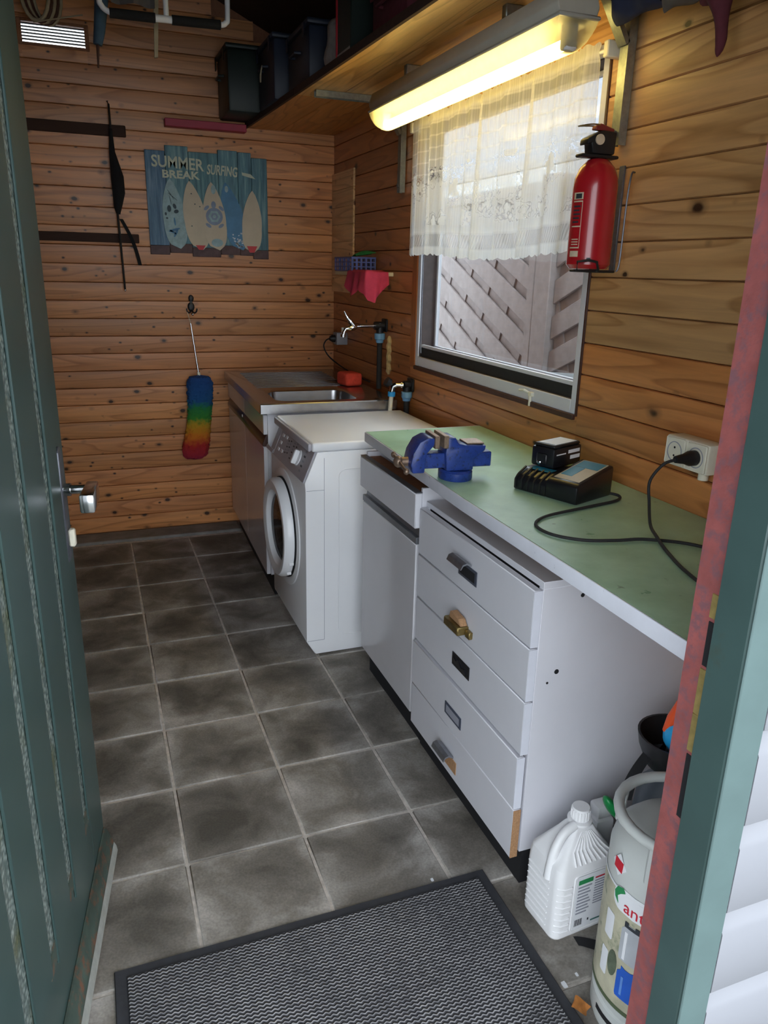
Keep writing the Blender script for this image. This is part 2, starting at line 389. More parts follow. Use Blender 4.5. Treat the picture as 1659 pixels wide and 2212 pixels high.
def make_lace():
    m, nt, b = newmat('white_lace'); out = nt.nodes['Material Output']
    tc = nt.nodes.new('ShaderNodeTexCoord'); sx = nt.nodes.new('ShaderNodeSeparateXYZ'); nt.links.new(tc.outputs['UV'], sx.inputs[0])
    u, vv = sx.outputs[0], sx.outputs[1]         # u in metres along the cloth, v in metres above the hem
    # net of fine vertical ribs
    rib = mth(nt, 'ADD', mth(nt, 'MULTIPLY', mth(nt, 'SINE', mth(nt, 'MULTIPLY', u, 2*PI/.010)), .05), 0)
    band = ramp(nt, [(0, (.92,)*3), (.045, (.92,)*3), (.055, (.70,)*3), (.14, (.70,)*3), (.16, (.94,)*3), (.20, (.84,)*3), (.50, (.80,)*3), (.56, (.50,)*3), (.92, (.50,)*3), (.95, (.80,)*3), (1, (.9,)*3)])
    nt.links.new(mth(nt, 'MULTIPLY', vv, 1/.53), band.inputs[0])
    cmb = nt.nodes.new('ShaderNodeCombineXYZ'); nt.links.new(u, cmb.inputs[0]); nt.links.new(vv, cmb.inputs[1])
    vo = nt.nodes.new('ShaderNodeTexVoronoi'); vo.inputs['Scale'].default_value = 8.0; nt.links.new(cmb.outputs[0], vo.inputs['Vector'])
    nz = N(nt, 'ShaderNodeTexNoise', Scale=30.0, Detail=2.0); nt.links.new(cmb.outputs[0], nz.inputs['Vector'])
    d = mth(nt, 'ADD', vo.outputs['Distance'], mth(nt, 'MULTIPLY', mth(nt, 'SUBTRACT', nz.outputs['Fac'], .5), .75))
    mot = ramp(nt, [(.16, (.34,)*3), (.24, (.34,)*3), (.28, (0,0,0)), (.33, (-.22,)*3 if False else (0,0,0))]); nt.links.new(d, mot.inputs[0])
    inmid = mth(nt, 'MULTIPLY', mth(nt, 'GREATER_THAN', vv, .11), mth(nt, 'LESS_THAN', vv, .33))
    line = ramp(nt, [(.30, (0,0,0)), (.335, (.55,)*3), (.37, (0,0,0)), (.44, (0,0,0)), (.46, (.4,)*3), (.48, (0,0,0))]); nt.links.new(d, line.inputs[0])
    # small square net with dots in the upper part
    net = mth(nt, 'MULTIPLY', mth(nt, 'MULTIPLY', mth(nt, 'ADD', mth(nt, 'GREATER_THAN', mth(nt, 'FRACT', mth(nt, 'MULTIPLY', u, 1/.05)), .86), mth(nt, 'GREATER_THAN', mth(nt, 'FRACT', mth(nt, 'MULTIPLY', vv, 1/.045)), .86)), .16), mth(nt, 'GREATER_THAN', vv, .30))
    stripe = mth(nt, 'MULTIPLY', mth(nt, 'MULTIPLY', mth(nt, 'GREATER_THAN', mth(nt, 'FRACT', mth(nt, 'MULTIPLY', mth(nt, 'ADD', u, mth(nt, 'MULTIPLY', vv, -.25)), 1/.009)), .55), .22), mth(nt, 'MULTIPLY', mth(nt, 'GREATER_THAN', vv, .03), mth(nt, 'LESS_THAN', vv, .075)))
    base = mth(nt, 'SUBTRACT', mth(nt, 'ADD', mth(nt, 'ADD', band.outputs[0], net), mth(nt, 'ADD', rib, mth(nt, 'MULTIPLY', mot.outputs[0], inmid))), stripe)
    a = mth(nt, 'SUBTRACT', base, mth(nt, 'MULTIPLY', line.outputs[0], inmid), True)
    tr = nt.nodes.new('ShaderNodeBsdfTransparent')
    df = nt.nodes.new('ShaderNodeBsdfDiffuse'); df.inputs[0].default_value = (.86,.86,.84,1)
    tl = nt.nodes.new('ShaderNodeBsdfTranslucent'); tl.inputs[0].default_value = (.86,.86,.84,1)
    m1 = nt.nodes.new('ShaderNodeMixShader'); m1.inputs[0].default_value = .5
    nt.links.new(df.outputs[0], m1.inputs[1]); nt.links.new(tl.outputs[0], m1.inputs[2])
    m2 = nt.nodes.new('ShaderNodeMixShader'); nt.links.new(a, m2.inputs[0]); nt.links.new(tr.outputs[0], m2.inputs[1]); nt.links.new(m1.outputs[0], m2.inputs[2])
    nt.links.new(m2.outputs[0], out.inputs[0])
    return m
LACE = make_lace()

def make_emit(name, col, strength):
    m, nt, b = newmat(name)
    nz = N(nt, 'ShaderNodeTexNoise', Scale=4.0); nt.links.new(coord(nt), nz.inputs['Vector'])
    r = ramp(nt, [(.3, tuple(c*.97 for c in col)), (.7, col)]); nt.links.new(nz.outputs['Fac'], r.inputs[0])
    nt.links.new(r.outputs[0], b.inputs['Emission Color']); b.inputs['Emission Strength'].default_value = strength
    b.inputs['Base Color'].default_value = (.9,.9,.85,1)
    return m
TUBE = make_emit('fluorescent_tube', (1.0, .74, .24), LAMP_STRENGTH)
def make_diffuser():
    m, nt, b = newmat('acrylic_lamp_cover'); out = nt.nodes['Material Output']
    tr = nt.nodes.new('ShaderNodeBsdfTransparent'); tr.inputs[0].default_value = (.97,.96,.88,1)
    tl = nt.nodes.new('ShaderNodeBsdfTranslucent'); tl.inputs[0].default_value = (.62,.60,.46,1)
    gl = nt.nodes.new('ShaderNodeBsdfGlossy'); gl.inputs['Roughness'].default_value = .2
    nz = N(nt, 'ShaderNodeTexNoise', Scale=40.0); r = ramp(nt, [(.3, (.60,)*3), (.7, (.70,)*3)])
    nt.links.new(coord(nt), nz.inputs['Vector']); nt.links.new(nz.outputs['Fac'], r.inputs[0])
    m1 = nt.nodes.new('ShaderNodeMixShader'); nt.links.new(r.outputs[0], m1.inputs[0]); nt.links.new(tr.outputs[0], m1.inputs[1]); nt.links.new(tl.outputs[0], m1.inputs[2])
    m2 = nt.nodes.new('ShaderNodeMixShader'); m2.inputs[0].default_value = .06; nt.links.new(m1.outputs[0], m2.inputs[1]); nt.links.new(gl.outputs[0], m2.inputs[2])
    nt.links.new(m2.outputs[0], out.inputs[0])
    return m
DIFFUSER = make_diffuser()

def make_duster():
    m, nt, b = newmat('rainbow_duster_fibre')
    tc = nt.nodes.new('ShaderNodeTexCoord'); sx = nt.nodes.new('ShaderNodeSeparateXYZ'); nt.links.new(tc.outputs['Object'], sx.inputs[0])
    nz = N(nt, 'ShaderNodeTexNoise', Scale=45.0, Detail=3.0); nt.links.new(tc.outputs['Object'], nz.inputs['Vector'])
    f = mth(nt, 'ADD', mth(nt, 'ADD', mth(nt, 'MULTIPLY', sx.outputs[2], 1/.46), .5), mth(nt, 'MULTIPLY', mth(nt, 'SUBTRACT', nz.outputs['Fac'], .5), .16))
    r = ramp(nt, [(.0, lin((150,36,64))), (.18, lin((176,44,40))), (.30, lin((206,120,34))), (.42, lin((190,150,40))), (.50, lin((62,140,54))), (.62, lin((40,124,70))), (.70, lin((30,84,140))), (1, lin((28,66,128)))])
    nt.links.new(f, r.inputs[0]); nt.links.new(r.outputs[0], b.inputs['Base Color']); b.inputs['Roughness'].default_value = 1
    return m
DUSTER = make_duster()
def make_signwood():
    m, nt, b = newmat('weathered_blue_sign_boards')
    v = coord(nt, 'Object', (40,40,3), 31)
    n1 = N(nt, 'ShaderNodeTexNoise', Scale=1.4, Detail=6.0, Roughness=.65); nt.links.new(v, n1.inputs['Vector'])
    r = ramp(nt, [(.25, lin((58,88,104))), (.5, lin((92,136,152))), (.75, lin((146,182,190)))]); nt.links.new(n1.outputs['Fac'], r.inputs[0])
    oi = nt.nodes.new('ShaderNodeObjectInfo'); o = mixc(nt, 1.0, r.outputs[0], oi.outputs['Color'], 'MULTIPLY')
    nt.links.new(o, b.inputs['Base Color']); b.inputs['Roughness'].default_value = .6
    return m
SIGNBLUE = make_signwood()
SIGNBROWN = plain('sign_brown_foot', (96,76,78), .7, var=.3, scale=30)
SIGNTEXT = plain('sign_pale_lettering', (206,212,190), .6, var=.12, scale=60)
BOARDCREAM = plain('surfboard_cream', (204,190,166), .5, var=.06)
BOARDPALE = plain('surfboard_pale_blue', (150,180,186), .5, var=.2, scale=30)
BOARDBLUE = plain('surfboard_blue', (72,130,172), .5, var=.18, scale=16)
BOARDRED = plain('surfboard_red_tip', (206,48,58), .5, var=.06)
BOARDDARK = plain('surfboard_dark_print', (58,78,88), .6, var=.15)
BOARDLILAC = plain('surfboard_lilac_print', (134,150,176), .6, var=.12)
BOARDWHITE = plain('surfboard_white_foam', (216,224,230), .6, var=.08)

# ================================================================== STRUCTURE
XR, YB, YF, XL, ZC = 1.19, 2.63, -0.875, -1.25, 2.70
PITCHZ, Z0 = 0.0885, 0.011
# ---- floor: sand bed with concrete tiles
fl = part('floor', MB().box(XL-.1, XR+.1, -.87, YB+.1, -.10, -.0035), MORTAR)
tag(fl, 'shed floor of dark grey square concrete tiles with sandy joints', kind='structure')
TX, TY = .303, .307
def tile_mesh(wx, wy):
    mb = MB().box(-wx/2, wx/2, -wy/2, wy/2, -.04, 0, bev=.003)
    me, c = mesh_of(mb, TILE); return me
full = tile_mesh(TX-.0075, TY-.0075)
cache = {}
for ix in range(-5, 4):
    off = 0.0 if ix >= 0 else .155
    for iy in range(-3, 9):
        x0, x1 = ix*TX, (ix+1)*TX; y0, y1 = iy*TY + (off if ix == -1 else 0) - (0 if ix >= 0 else .0), 0
        y0 = iy*TY; y1 = y0+TY
        x0 = max(x0, XL); x1 = min(x1, XR); y0 = max(y0, -.87); y1 = min(y1, 2.485)
        if x1-x0 < .03 or y1-y0 < .03: continue
        key = (round(x1-x0, 3), round(y1-y0, 3))
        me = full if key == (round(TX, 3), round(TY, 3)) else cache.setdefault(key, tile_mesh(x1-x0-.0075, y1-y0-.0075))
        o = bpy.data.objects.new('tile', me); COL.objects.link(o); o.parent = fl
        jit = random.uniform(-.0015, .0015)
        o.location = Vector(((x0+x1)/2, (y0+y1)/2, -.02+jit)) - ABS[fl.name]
        o.rotation_euler = (random.uniform(-.003, .003), random.uniform(-.003, .003), random.uniform(-.004, .004))
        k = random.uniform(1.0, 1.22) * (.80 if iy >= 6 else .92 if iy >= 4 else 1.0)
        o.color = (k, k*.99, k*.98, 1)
kb = part('baseboard_back', MB().box(XL, .60, 2.485, YB, -.02, .012, bev=.004), CONCRETE)
tag(kb, 'rough grey concrete strip along the foot of the back wall', kind='structure')
th = part('trim_1', MB().box(-.36, .63, -.985, -.872, -.10, .012, bev=.004), CONCRETE)
tag(th, 'concrete door sill under the doorway', kind='structure')
gr = part('ground', MB().box(-6, 8, -7, 9, -.22, -.10), GROUND)
tag(gr, 'grey paved ground outside the shed', kind='structure')

# ---- planked walls
pcache = {}
def plank_mesh(length, h, axis, mat):
    key = (round(length, 4), round(h, 4), axis, mat.name)
    if key not in pcache:
        t = .02; e = min(.0032, h*.2)
        prof = [(0, .0006), (.013, .0006), (t-.0008, e), (t, e*1.7), (t, h-e*.8), (t-.004, h-.0006), (0, h-.0006)]
        mb = MB()
        if axis == 'x':   # room side is -y
            mb.prism([(-d, z) for d, z in prof], 'x', -length/2, length/2)
        else:             # room side is -x
            mb.prism([(-d, z) for d, z in prof], 'y', -length/2, length/2)
        pcache[key] = mesh_of(mb, mat, 20)
    return pcache[key]
def plank(wall, axis, a0, a1, z0, h, face, mat, tint):
    me, c = plank_mesh(a1-a0, h, axis, mat)
    mid = (a0+a1)/2
    # mesh centre is c in plank frame (depth, 0, height)
    pos = Vector((mid, face+.02+c.y, z0+c.z)) if axis == 'x' else Vector((face+.02+c.x, mid, z0+c.z))
    o = bpy.data.objects.new('plank', me); COL.objects.link(o); o.parent = wall; o.location = pos - ABS[wall.name]
    o.color = (*tint, 1); return o
VX0, VX1, VZ0, VZ1 = -.286, -.008, 2.372, 2.462       # air vent in the back wall
wb = MB()
rz_ = lambda x: 2.93-.44*abs(x+.03)+.02
wb.prism([(XL-.1, -.1), (VX0, -.1), (VX0, rz_(VX0)), (XL-.1, rz_(XL-.1))], 'y', YB+.02, YB+.07)
wb.prism([(VX1, -.1), (XR+.1, -.1), (XR+.1, rz_(XR+.1)), (VX1, rz_(VX1))], 'y', YB+.02, YB+.07)
wb.box(VX0, VX1, YB+.02, YB+.07, -.1, VZ0).prism([(VX0, VZ1), (VX1, VZ1), (VX1, rz_(VX1)), (-.03, rz_(-.03)), (VX0, rz_(VX0))], 'y', YB+.02, YB+.07)
wall_back = part('wall_back', wb, MDFBROWN)
tag(wall_back, 'back wall of horizontal knotty pine planks behind the sign', kind='structure')
for r in range(32):
    z = Z0+r*PITCHZ; t = random.uniform(.92, 1.06); xw = (2.93-z-PITCHZ)/.44; tint = (t, t*random.uniform(.93, .98), t*random.uniform(.84, .94))
    if z < VZ1 and z+PITCHZ > VZ0:
        plank(wall_back, 'x', max(XL, -.03-xw), VX0, z, PITCHZ, YB, PINE_X, tint); plank(wall_back, 'x', VX1, min(XR+.02, -.03+xw), z, PITCHZ, YB, PINE_X, tint)
        if z < VZ0-.004: plank(wall_back, 'x', VX0, VX1, z, VZ0-z, YB, PINE_X, tint)
        if z+PITCHZ > VZ1+.004: plank(wall_back, 'x', VX0, VX1, VZ1, z+PITCHZ-VZ1, YB, PINE_X, tint)
    else: plank(wall_back, 'x', max(XL, -.03-xw), min(XR+.02, -.03+xw), z, PITCHZ, YB, PINE_X, tint)
WY0, WY1, WZ0, WZ1 = .232, 1.49, 1.04, 2.0            # window opening
wr = MB()
ZW = 2.37
wr.box(XR+.02, XR+.10, YF-.08, WY0, -.1, ZW).box(XR+.02, XR+.10, WY1, YB+.07, -.1, ZW)
wr.box(XR+.02, XR+.10, WY0, WY1, -.1, WZ0).box(XR+.02, XR+.10, WY0, WY1, WZ1, ZW)
wall_right = part('wall_right', wr, MDFBROWN)
tag(wall_right, 'window wall of horizontal pine planks above the worktop', kind='structure')
for r in range(26):
    z = Z0+r*PITCHZ; t = random.uniform(.94, 1.05)
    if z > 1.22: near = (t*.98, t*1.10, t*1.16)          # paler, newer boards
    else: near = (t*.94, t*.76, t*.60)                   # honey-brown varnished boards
    far = (t*.80, t*.60, t*.50) if z > .0 else near      # weak light behind the sink put into a darker board tint
    mid = (t*.88, t*.70, t*.55)
    if z < WZ1 and z+PITCHZ > WZ0:
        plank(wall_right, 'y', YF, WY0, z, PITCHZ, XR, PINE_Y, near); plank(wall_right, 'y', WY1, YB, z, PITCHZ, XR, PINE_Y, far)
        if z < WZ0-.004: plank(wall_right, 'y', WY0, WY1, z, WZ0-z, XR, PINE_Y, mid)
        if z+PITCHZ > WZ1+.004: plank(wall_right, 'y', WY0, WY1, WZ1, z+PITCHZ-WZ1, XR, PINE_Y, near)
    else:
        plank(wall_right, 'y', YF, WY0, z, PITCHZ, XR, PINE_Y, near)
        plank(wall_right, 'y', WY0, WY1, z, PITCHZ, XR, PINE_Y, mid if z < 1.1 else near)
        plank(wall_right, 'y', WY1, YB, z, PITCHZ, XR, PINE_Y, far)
wl = part('wall_left', MB().box(XL-.1, XL, YF, YB, -.1, 2.36), PINE_Y)
tag(wl, 'left shed wall of brown wood', kind='structure'); wl.color = (.36,.26,.2,1)
# front wall with the doorway, white lap siding outside
DH = 2.06
wf = MB().box(XL-.1, -.40, -.955, YF, -.1, 2.36).box(.66, XR+.1, -.955, YF, -.1, 2.36).box(-.40, .66, -.955, YF, DH+.05, 2.36)
wf.prism([(XL-.1, 2.36), (XR+.1, 2.36), (-.03, 2.94)], 'y', -.955, YF)
wall_front = part('wall_front', wf, plain('dark_inner_boards', (84,60,46), .7, var=.2, scale=12))
tag(wall_front, 'front shed wall around the doorway', kind='structure')
for k in range(15):
    z = -.036+k*.151
    for (x0, x1) in ((.665, 1.30), (-1.36, -.405)):
        o = part('siding_board', MB().prism([(-.957, z), (-.985, z), (-.987, z+.003), (-.987, z+.112), (-.983, z+.120), (-.968, z+.146), (-.966, z+.150), (-.957, z+.150)], 'x', x0, x1), WHITESIDING, wall_front)
RX, RZ, RS = -.03, 2.93, .44                          # gable ridge and roof slope
def roof_z(x): return RZ-RS*abs(x-RX)
ce = part('ceiling', MB().prism([(XL-.28, roof_z(XL-.28)), (RX, RZ), (XR+.28, roof_z(XR+.28)), (XR+.28, roof_z(XR+.28)+.05), (RX, RZ+.05), (XL-.28, roof_z(XL-.28)+.05)], 'y', YF-1.35, YB+.2), plain('dark_roof_boards', (62,44,36), .8, var=.2, scale=10))  # deep front overhang is added out of view to shade the siding
tag(ce, 'dark sloping wooden roof boards of the shed, front overhang added for shade', kind='structure')
# ---- door frame (rebated jambs)
def jamb(name, s, x, label):
    j = thing(name, label, None, (x, -.93, 0), kind='structure')
    X = lambda d: x+s*d
    def bx(a, b, y0, y1, z0, z1, m, nm, bev=.003):
        part(nm, MB().box(min(X(a), X(b)), max(X(a), X(b)), y0, y1, z0, z1, bev=bev), m, j)
    bx(0, .045, -.925, -.872, .012, DH, REDPRIMER, 'rebate')            # red rebate
    bx(-.013, .045, -.984, -.9252, .012, DH, GREENPAINT, 'door_stop')
    bx(-.013, .040, -.988, -.9842, .012, DH, GREENLIGHT, 'front_face', bev=.0015)
    return j
jr = jamb('trim_3', 1, .623, 'worn door jamb, red inside and green outside, beside the gas cylinder')
jl = jamb('trim_4', -1, -.36, 'green left door jamb carrying the hinges')
for (z0, z1, m) in ((.86, .93, BLADE), (.80, .86, BLADE), (1.005, 1.04, BLADE)):
    part('strike_plate', MB().box(.6215, .626, -.922, -.906, z0, z1, bev=.001), m, jr, label='bare brass strike plate')
for (z0, z1) in ((.935, 1.0), (.69, .795)):
    part('latch_recess', MB().box(.6218, .63, -.921, -.908, z0, z1), DARKVOID, jr, label='dark latch recess')
hd = part('trim_5', MB().box(-.36, .623, -.985, -.875, DH, DH+.05, bev=.003), GREENPAINT)
tag(hd, 'green head of the door frame', kind='structure')

# ---- the open door (local x from hinge to free edge, outer face at y = 0, outside is -y)
L = .978; T = .045
A = math.atan2(.988, .155)
d1 = thing('door_1', 'dark green wooden door standing open, with glazed slots and lever handle', None, (-.3406, -.870, 0), A, kind='structure', local=True)
X = lambda s: L-s
def dbox(nm, s0, s1, y0, y1, z0, z1, m, bev=.003, par=None, label=None):
    return part(nm, MB().box(X(s1), X(s0), y0, y1, z0, z1, bev=bev), m, par or d1, label)
DZ0, DZ1 = .03, 2.03
dbox('lock_stile', 0, .135, 0, T, DZ0, DZ1, GREENPAINT)
dbox('hinge_stile', .865, L, 0, T, DZ0, DZ1, GREENPAINT)
dbox('bottom_rail', .1352, .8648, 0, T, DZ0, .27, GREENPAINT)
dbox('top_rail', .1352, .8648, 0, T, 1.90, DZ1, GREENPAINT)
dbox('pane', .1352, .8648, -.0105, -.005, .2702, 1.8998, WIREDGLASS, 0, label='patterned glass pane with dirty edges')
for (s0, s1, zb) in ((.136, .215, .285), (.262, .392, .245), (.440, .555, .26), (.600, .712, .285), (.758, .864, .30)):
    dbox('slat', s0, s1, -.016, -.0107, zb, 1.93, GREENPAINT, .0015)
    dbox('slat', s0, s1, -.0048, .040, .28, 1.89, GREENPAINT, .002)
for s0 in (.2152, .3922, .5552, .7122):
    wdt = {.2152: .0466, .3922: .0476, .5552: .0446, .7122: .0456}[s0]
    part('glazing_bead', MB().prism([(X(s0+wdt), .27), (X(s0), .27), (X(s0), .315), (X(s0+wdt), .30)], 'y', -.0128, -.0107), PEELED, d1)
wb_ = part('weatherboard', MB().prism([(-.0002, .095), (-.008, .090), (-.021, .048), (-.021, .032), (-.0002, .032)], 'x', .02, L-.004, bev=.002), PEELED, d1, label='peeling weatherboard')
part('drip_strip', MB().prism([(-.0212, .042), (-.0265, .030), (-.0285, .016), (-.0265, .016), (-.0212, .034)], 'x', .02, L-.002), plain('pale_drip_strip', (168,170,164), .5, .2, var=.15, scale=40), wb_, label='pale drip strip')
hp = part('backplate', MB().prism([(X(.045), .83), (X(.078), .83), (X(.078), 1.067), (X(.0615), 1.078), (X(.045), 1.067)], 'y', -.007, -.0002, bev=.002), GREYMETAL, d1, label='grey metal backplate')
lev = MB().cyl((X(.060), -.0072, .985), (X(.060), -.058, .985), .0095, n=14)
lev.cyl((X(.060), -.0072, .985), (X(.060), -.020, .985), .0135, n=14)
lv = part('lever', lev, CHROME, d1, label='chrome door handle')
g = MB().prism([(X(.050), -.050), (X(.050), -.074), (X(.160), -.080), (X(.160), -.052)], 'z', .962, 1.000, bev=.004, seg=2)
part('grip', g, CHROME, lv)
part('lock_cylinder', MB().box(X(.072), X(.054), -.020, -.0072, .862, .900, bev=.003), CREAMPLASTIC, hp, label='pale lock cylinder')
part('screw', MB().cyl((X(.100), -.004, .985), (X(.100), -.0002, .985), .006, n=10), CHROME, d1)

# ---- window
w1 = thing('window_1', 'white framed window with a lace curtain, looking onto a lattice fence', None, (XR+.04, .83, WZ0), kind='structure')
def ring(mb, y0, y1, z0, z1, x0, x1, tl, tr, tb, tt, bev=.002):
    mb.box(x0, x1, y1-tl, y1, z0, z1, bev); mb.box(x0, x1, y0, y0+tr, z0, z1, bev)
    mb.box(x0, x1, y0+tr, y1-tl, z0, z0+tb, bev); mb.box(x0, x1, y0+tr, y1-tl, z1-tt, z1, bev); return mb
part('side_trim', MB().box(XR-.006, XR+.10, 1.436, 1.489, WZ0-.005, WZ1, .002), TRIM_Z, w1, label='orange-brown wooden trim')
part('side_trim', MB().box(XR-.004, XR+.10, WY0+.0005, WY0+.010, WZ0, WZ1, .002), BROWNEDGE, w1)
part('bottom_trim', MB().box(XR-.010, XR+.10, WY0+.0102, 1.4358, WZ0-.012, WZ0+.004, .002), BROWNEDGE, w1, label='dark brown bottom edge')
part('frame', ring(MB(), WY0+.0102, 1.4358, WZ0+.0042, WZ1-.001, XR-.002, XR+.006, .026, .026, .040, .03), WHITEPAINT, w1, label='white window frame')
part('liner', ring(MB(), WY0+.0104, 1.4356, WZ0+.0044, WZ1-.0012, XR+.0062, XR+.085, .028, .028, .041, .032), plain('dark_brown_liner', (70,58,56), .55, var=.15, scale=40), w1, label='dark brown inner liner')
part('sash', ring(MB(), WY0+.045, 1.395, WZ0+.074, WZ1-.035, XR+.064, XR+.0795, .014, .014, .016, .014), WHITEPAINT, w1, label='thin white sash')
# a dark lower panel between the frame and the sash
part('lower_bar', MB().box(XR+.012, XR+.026, WY0+.0385, 1.407, WZ0+.0815, WZ0+.094, .001), WHITEPAINT, w1)
part('lower_panel', MB().box(XR+.010, XR+.018, WY0+.0385, 1.407, WZ0+.0458, WZ0+.0813, .001), BLACKRUBBER, w1, label='dark panel below the sash')
part('pane', MB().box(XR+.070, XR+.074, WY0+.060, 1.380, WZ0+.0905, WZ1-.050), GLASS, w1, label='clear glass pane')
lt = part('latch', MB().box(XR-.012, XR+.004, .470, .490, 1.060, 1.074, .002).tube([(XR-.006, .490, 1.070), (XR-.02, .500, 1.078), (XR-.02, .53, 1.074)], .004, 8).cyl((XR-.008, .480, 1.03), (XR-.008, .480, 1.062), .0055, n=10), CREAMPLASTIC, w1, label='small window latch')
part('stay_rod', MB().tube([(XR+.002, 1.4, 1.96), (XR+.002, 1.392, 1.16), (XR+.002, 1.385, 1.10)], .003, 8), GREYMETAL, w1)

# ---- fence outside
FX = 2.00
fe = thing('lattice_fence', 'grey weathered diagonal lattice fence with a square post outside the window', 'fence', (FX, 1.5, -.10))
def clip(poly, y0, y1, z0, z1):
    for ax, lim, sg in ((0, y0, 1), (0, y1, -1), (1, z0, 1), (1, z1, -1)):
        out = []
        for i, p in enumerate(poly):
            q = poly[(i+1) % len(poly)]; a = sg*(p[ax]-lim); b = sg*(q[ax]-lim)
            if a >= 0: out.append(p)
            if (a >= 0) != (b >= 0):
                t = a/(a-b); out.append((p[0]+t*(q[0]-p[0]), p[1]+t*(q[1]-p[1])))
        poly = out
        if len(poly) < 3: return None
    return poly
def lattice(y0, y1, sgn, ang=23):
    z0, z1 = .0, 1.80
    c, s_ = math.cos(math.radians(ang)), math.sin(math.radians(ang))*sgn
    ym, zm = (y0+y1)/2, .9
    for k in range(-14, 15):
        off = k*.155
        o = (ym - s_*off, zm + c*off)
        for (w2, dx0, dx1, ln, dirv, offs) in ((.050, 0, .016, 2.6, (c, s_), 0),):
            d = dirv; n = (-d[1], d[0])
            P = [(o[0]+d[0]*a*ln+n[0]*b*w2, o[1]+d[1]*a*ln+n[1]*b*w2) for a, b in ((-1,-1),(1,-1),(1,1),(-1,1))]
            P = clip(P, y0, y1, z0, z1)
            if P: part('slat', MB().prism(P, 'x', FX+dx0, FX+dx1, bev=.002), FENCEGREY, fe)
    d = (-s_, c); n = (-d[1], d[0])
    for k in range(-12, 13):
        o = (ym + c*k*.24, zm + s_*k*.24)
        P = [(o[0]+d[0]*a*2.4+n[0]*b*.04, o[1]+d[1]*a*2.4+n[1]*b*.04) for a, b in ((-1,-1),(1,-1),(1,1),(-1,1))]
        P = clip(P, y0, y1, z0, z1)
        if P: part('cross_slat', MB().prism(P, 'x', FX+.0162, FX+.024), FENCEGREY, fe)
    part('backing_board', MB().box(FX+.0245, FX+.034, y0, y1, z0, z1), FENCEGREY, fe)
lattice(1.90, 4.30, 1); lattice(-.20, 1.66, -1)
part('post', MB().box(FX-.03, FX+.06, 1.664, 1.80, -.10, 1.88, .004), FENCEGREY, fe)
part('panel_frame', MB().box(FX-.01, FX+.04, 1.835, 1.898, -.02, 1.84, .003), FENCEGREY, fe)
for y0, y1 in ((1.90, 4.30), (-.20, 1.66)):
    part('top_rail', MB().box(FX-.012, FX+.045, y0, y1, 1.802, 1.85, .003), FENCEGREY, fe)
    part('bottom_rail', MB().box(FX-.012, FX+.045, y0, y1, -.055, -.002, .003), FENCEGREY, fe)
for yy in (-.25, 4.35): part('post', MB().box(FX-.03, FX+.06, yy-.045, yy+.045, -.10, 1.88, .004), FENCEGREY, fe)

nh = thing('neighbour_house', 'pale neighbouring house with white gutter seen above the fence through the curtain', 'house', (4.4, 3.0, -.1))
part('wall', MB().box(4.2, 7.5, -3.0, 17.9, -.1, 2.25), plain('pale_house_wall', (150,150,152), .9, var=.06), nh)
part('gutter', MB().box(4.0, 4.198, -3.1, 18, 2.25, 2.38, .01), plain('white_gutter', (176,176,178), .5, var=.03), nh)
part('roof', MB().prism([(4.0, 2.39), (7.6, 5.2), (7.6, 2.39)], 'y', -3.1, 18), plain('grey_roof', (112,112,118), .8, var=.1, scale=8), nh)
rb = thing('rain_barrel', 'white plastic barrel standing outside below the window', 'barrel', (1.62, 1.05, -.10))
part('drum', MB().lathe([(.001, -.10), (.25, -.10), (.26, -.06), (.27, .5), (.26, 1.00), (.245, 1.005), (.001, 1.005)], (1.62, 1.05, 0), n=40), plain('dull_white_barrel', (150,154,156), .5, var=.06), rb)
part('rim', MB().lathe([(.262, 0.99), (.276, 0.99), (.280, 1.005), (.276, 1.020), (.262, 1.020), (.255, 1.006)], (1.62, 1.05, 0), n=40), plain('dull_white_barrel', (150,154,156), .5, var=.06), rb)
# ---- air vent and battens on the back wall
vt = thing('vent_grille', 'small louvred air vent with daylight between its slats, high on the back wall', 'vent', (-.147, YB, VZ0))
part('vent_frame', MB().box(VX0-.012, VX0+.006, YB-.008, YB+.02, VZ0-.008, VZ1+.008, .002).box(VX1-.006, VX1+.012, YB-.008, YB+.02, VZ0-.008, VZ1+.008, .002)
     .box(VX0+.006, VX1-.006, YB-.008, YB+.02, VZ0-.008, VZ0+.004, .002).box(VX0+.006, VX1-.006, YB-.008, YB+.02, VZ1-.004, VZ1+.008, .002), MDFBROWN, vt)
for k in range(6):
    z = VZ0+.014+k*.0125
    part('slat', MB().box(VX0+.006, VX1-.006, YB+.002, YB+.014, z, z+.0055), BLACK, vt)
tag(part('wall_batten', MB().box(-.75, .136, YB-.022, YB-.0005, 2.012, 2.062, .003), DARKWOOD_X), 'dark wooden batten across the back wall behind the top of the furled umbrella', 'batten')
tag(part('wall_batten', MB().box(-.75, .163, YB-.022, YB-.0005, 1.530, 1.572, .003), DARKWOOD_X), 'dark brown batten across the back wall behind the umbrella handle strap', 'batten')
pp = thing('plank_patch', 'light pine plank panel fixed in the corner beside the back wall', 'panel', (XR-.01, 2.48, 1.31))
for k in range(7):
    z = 1.312+k*.0855
    part('plank', MB().box(XR-.012, XR-.0005, 2.27, 2.628, z, z+.0845, .0015), PALEPINE, pp).color = (1, 1, 1, 1)

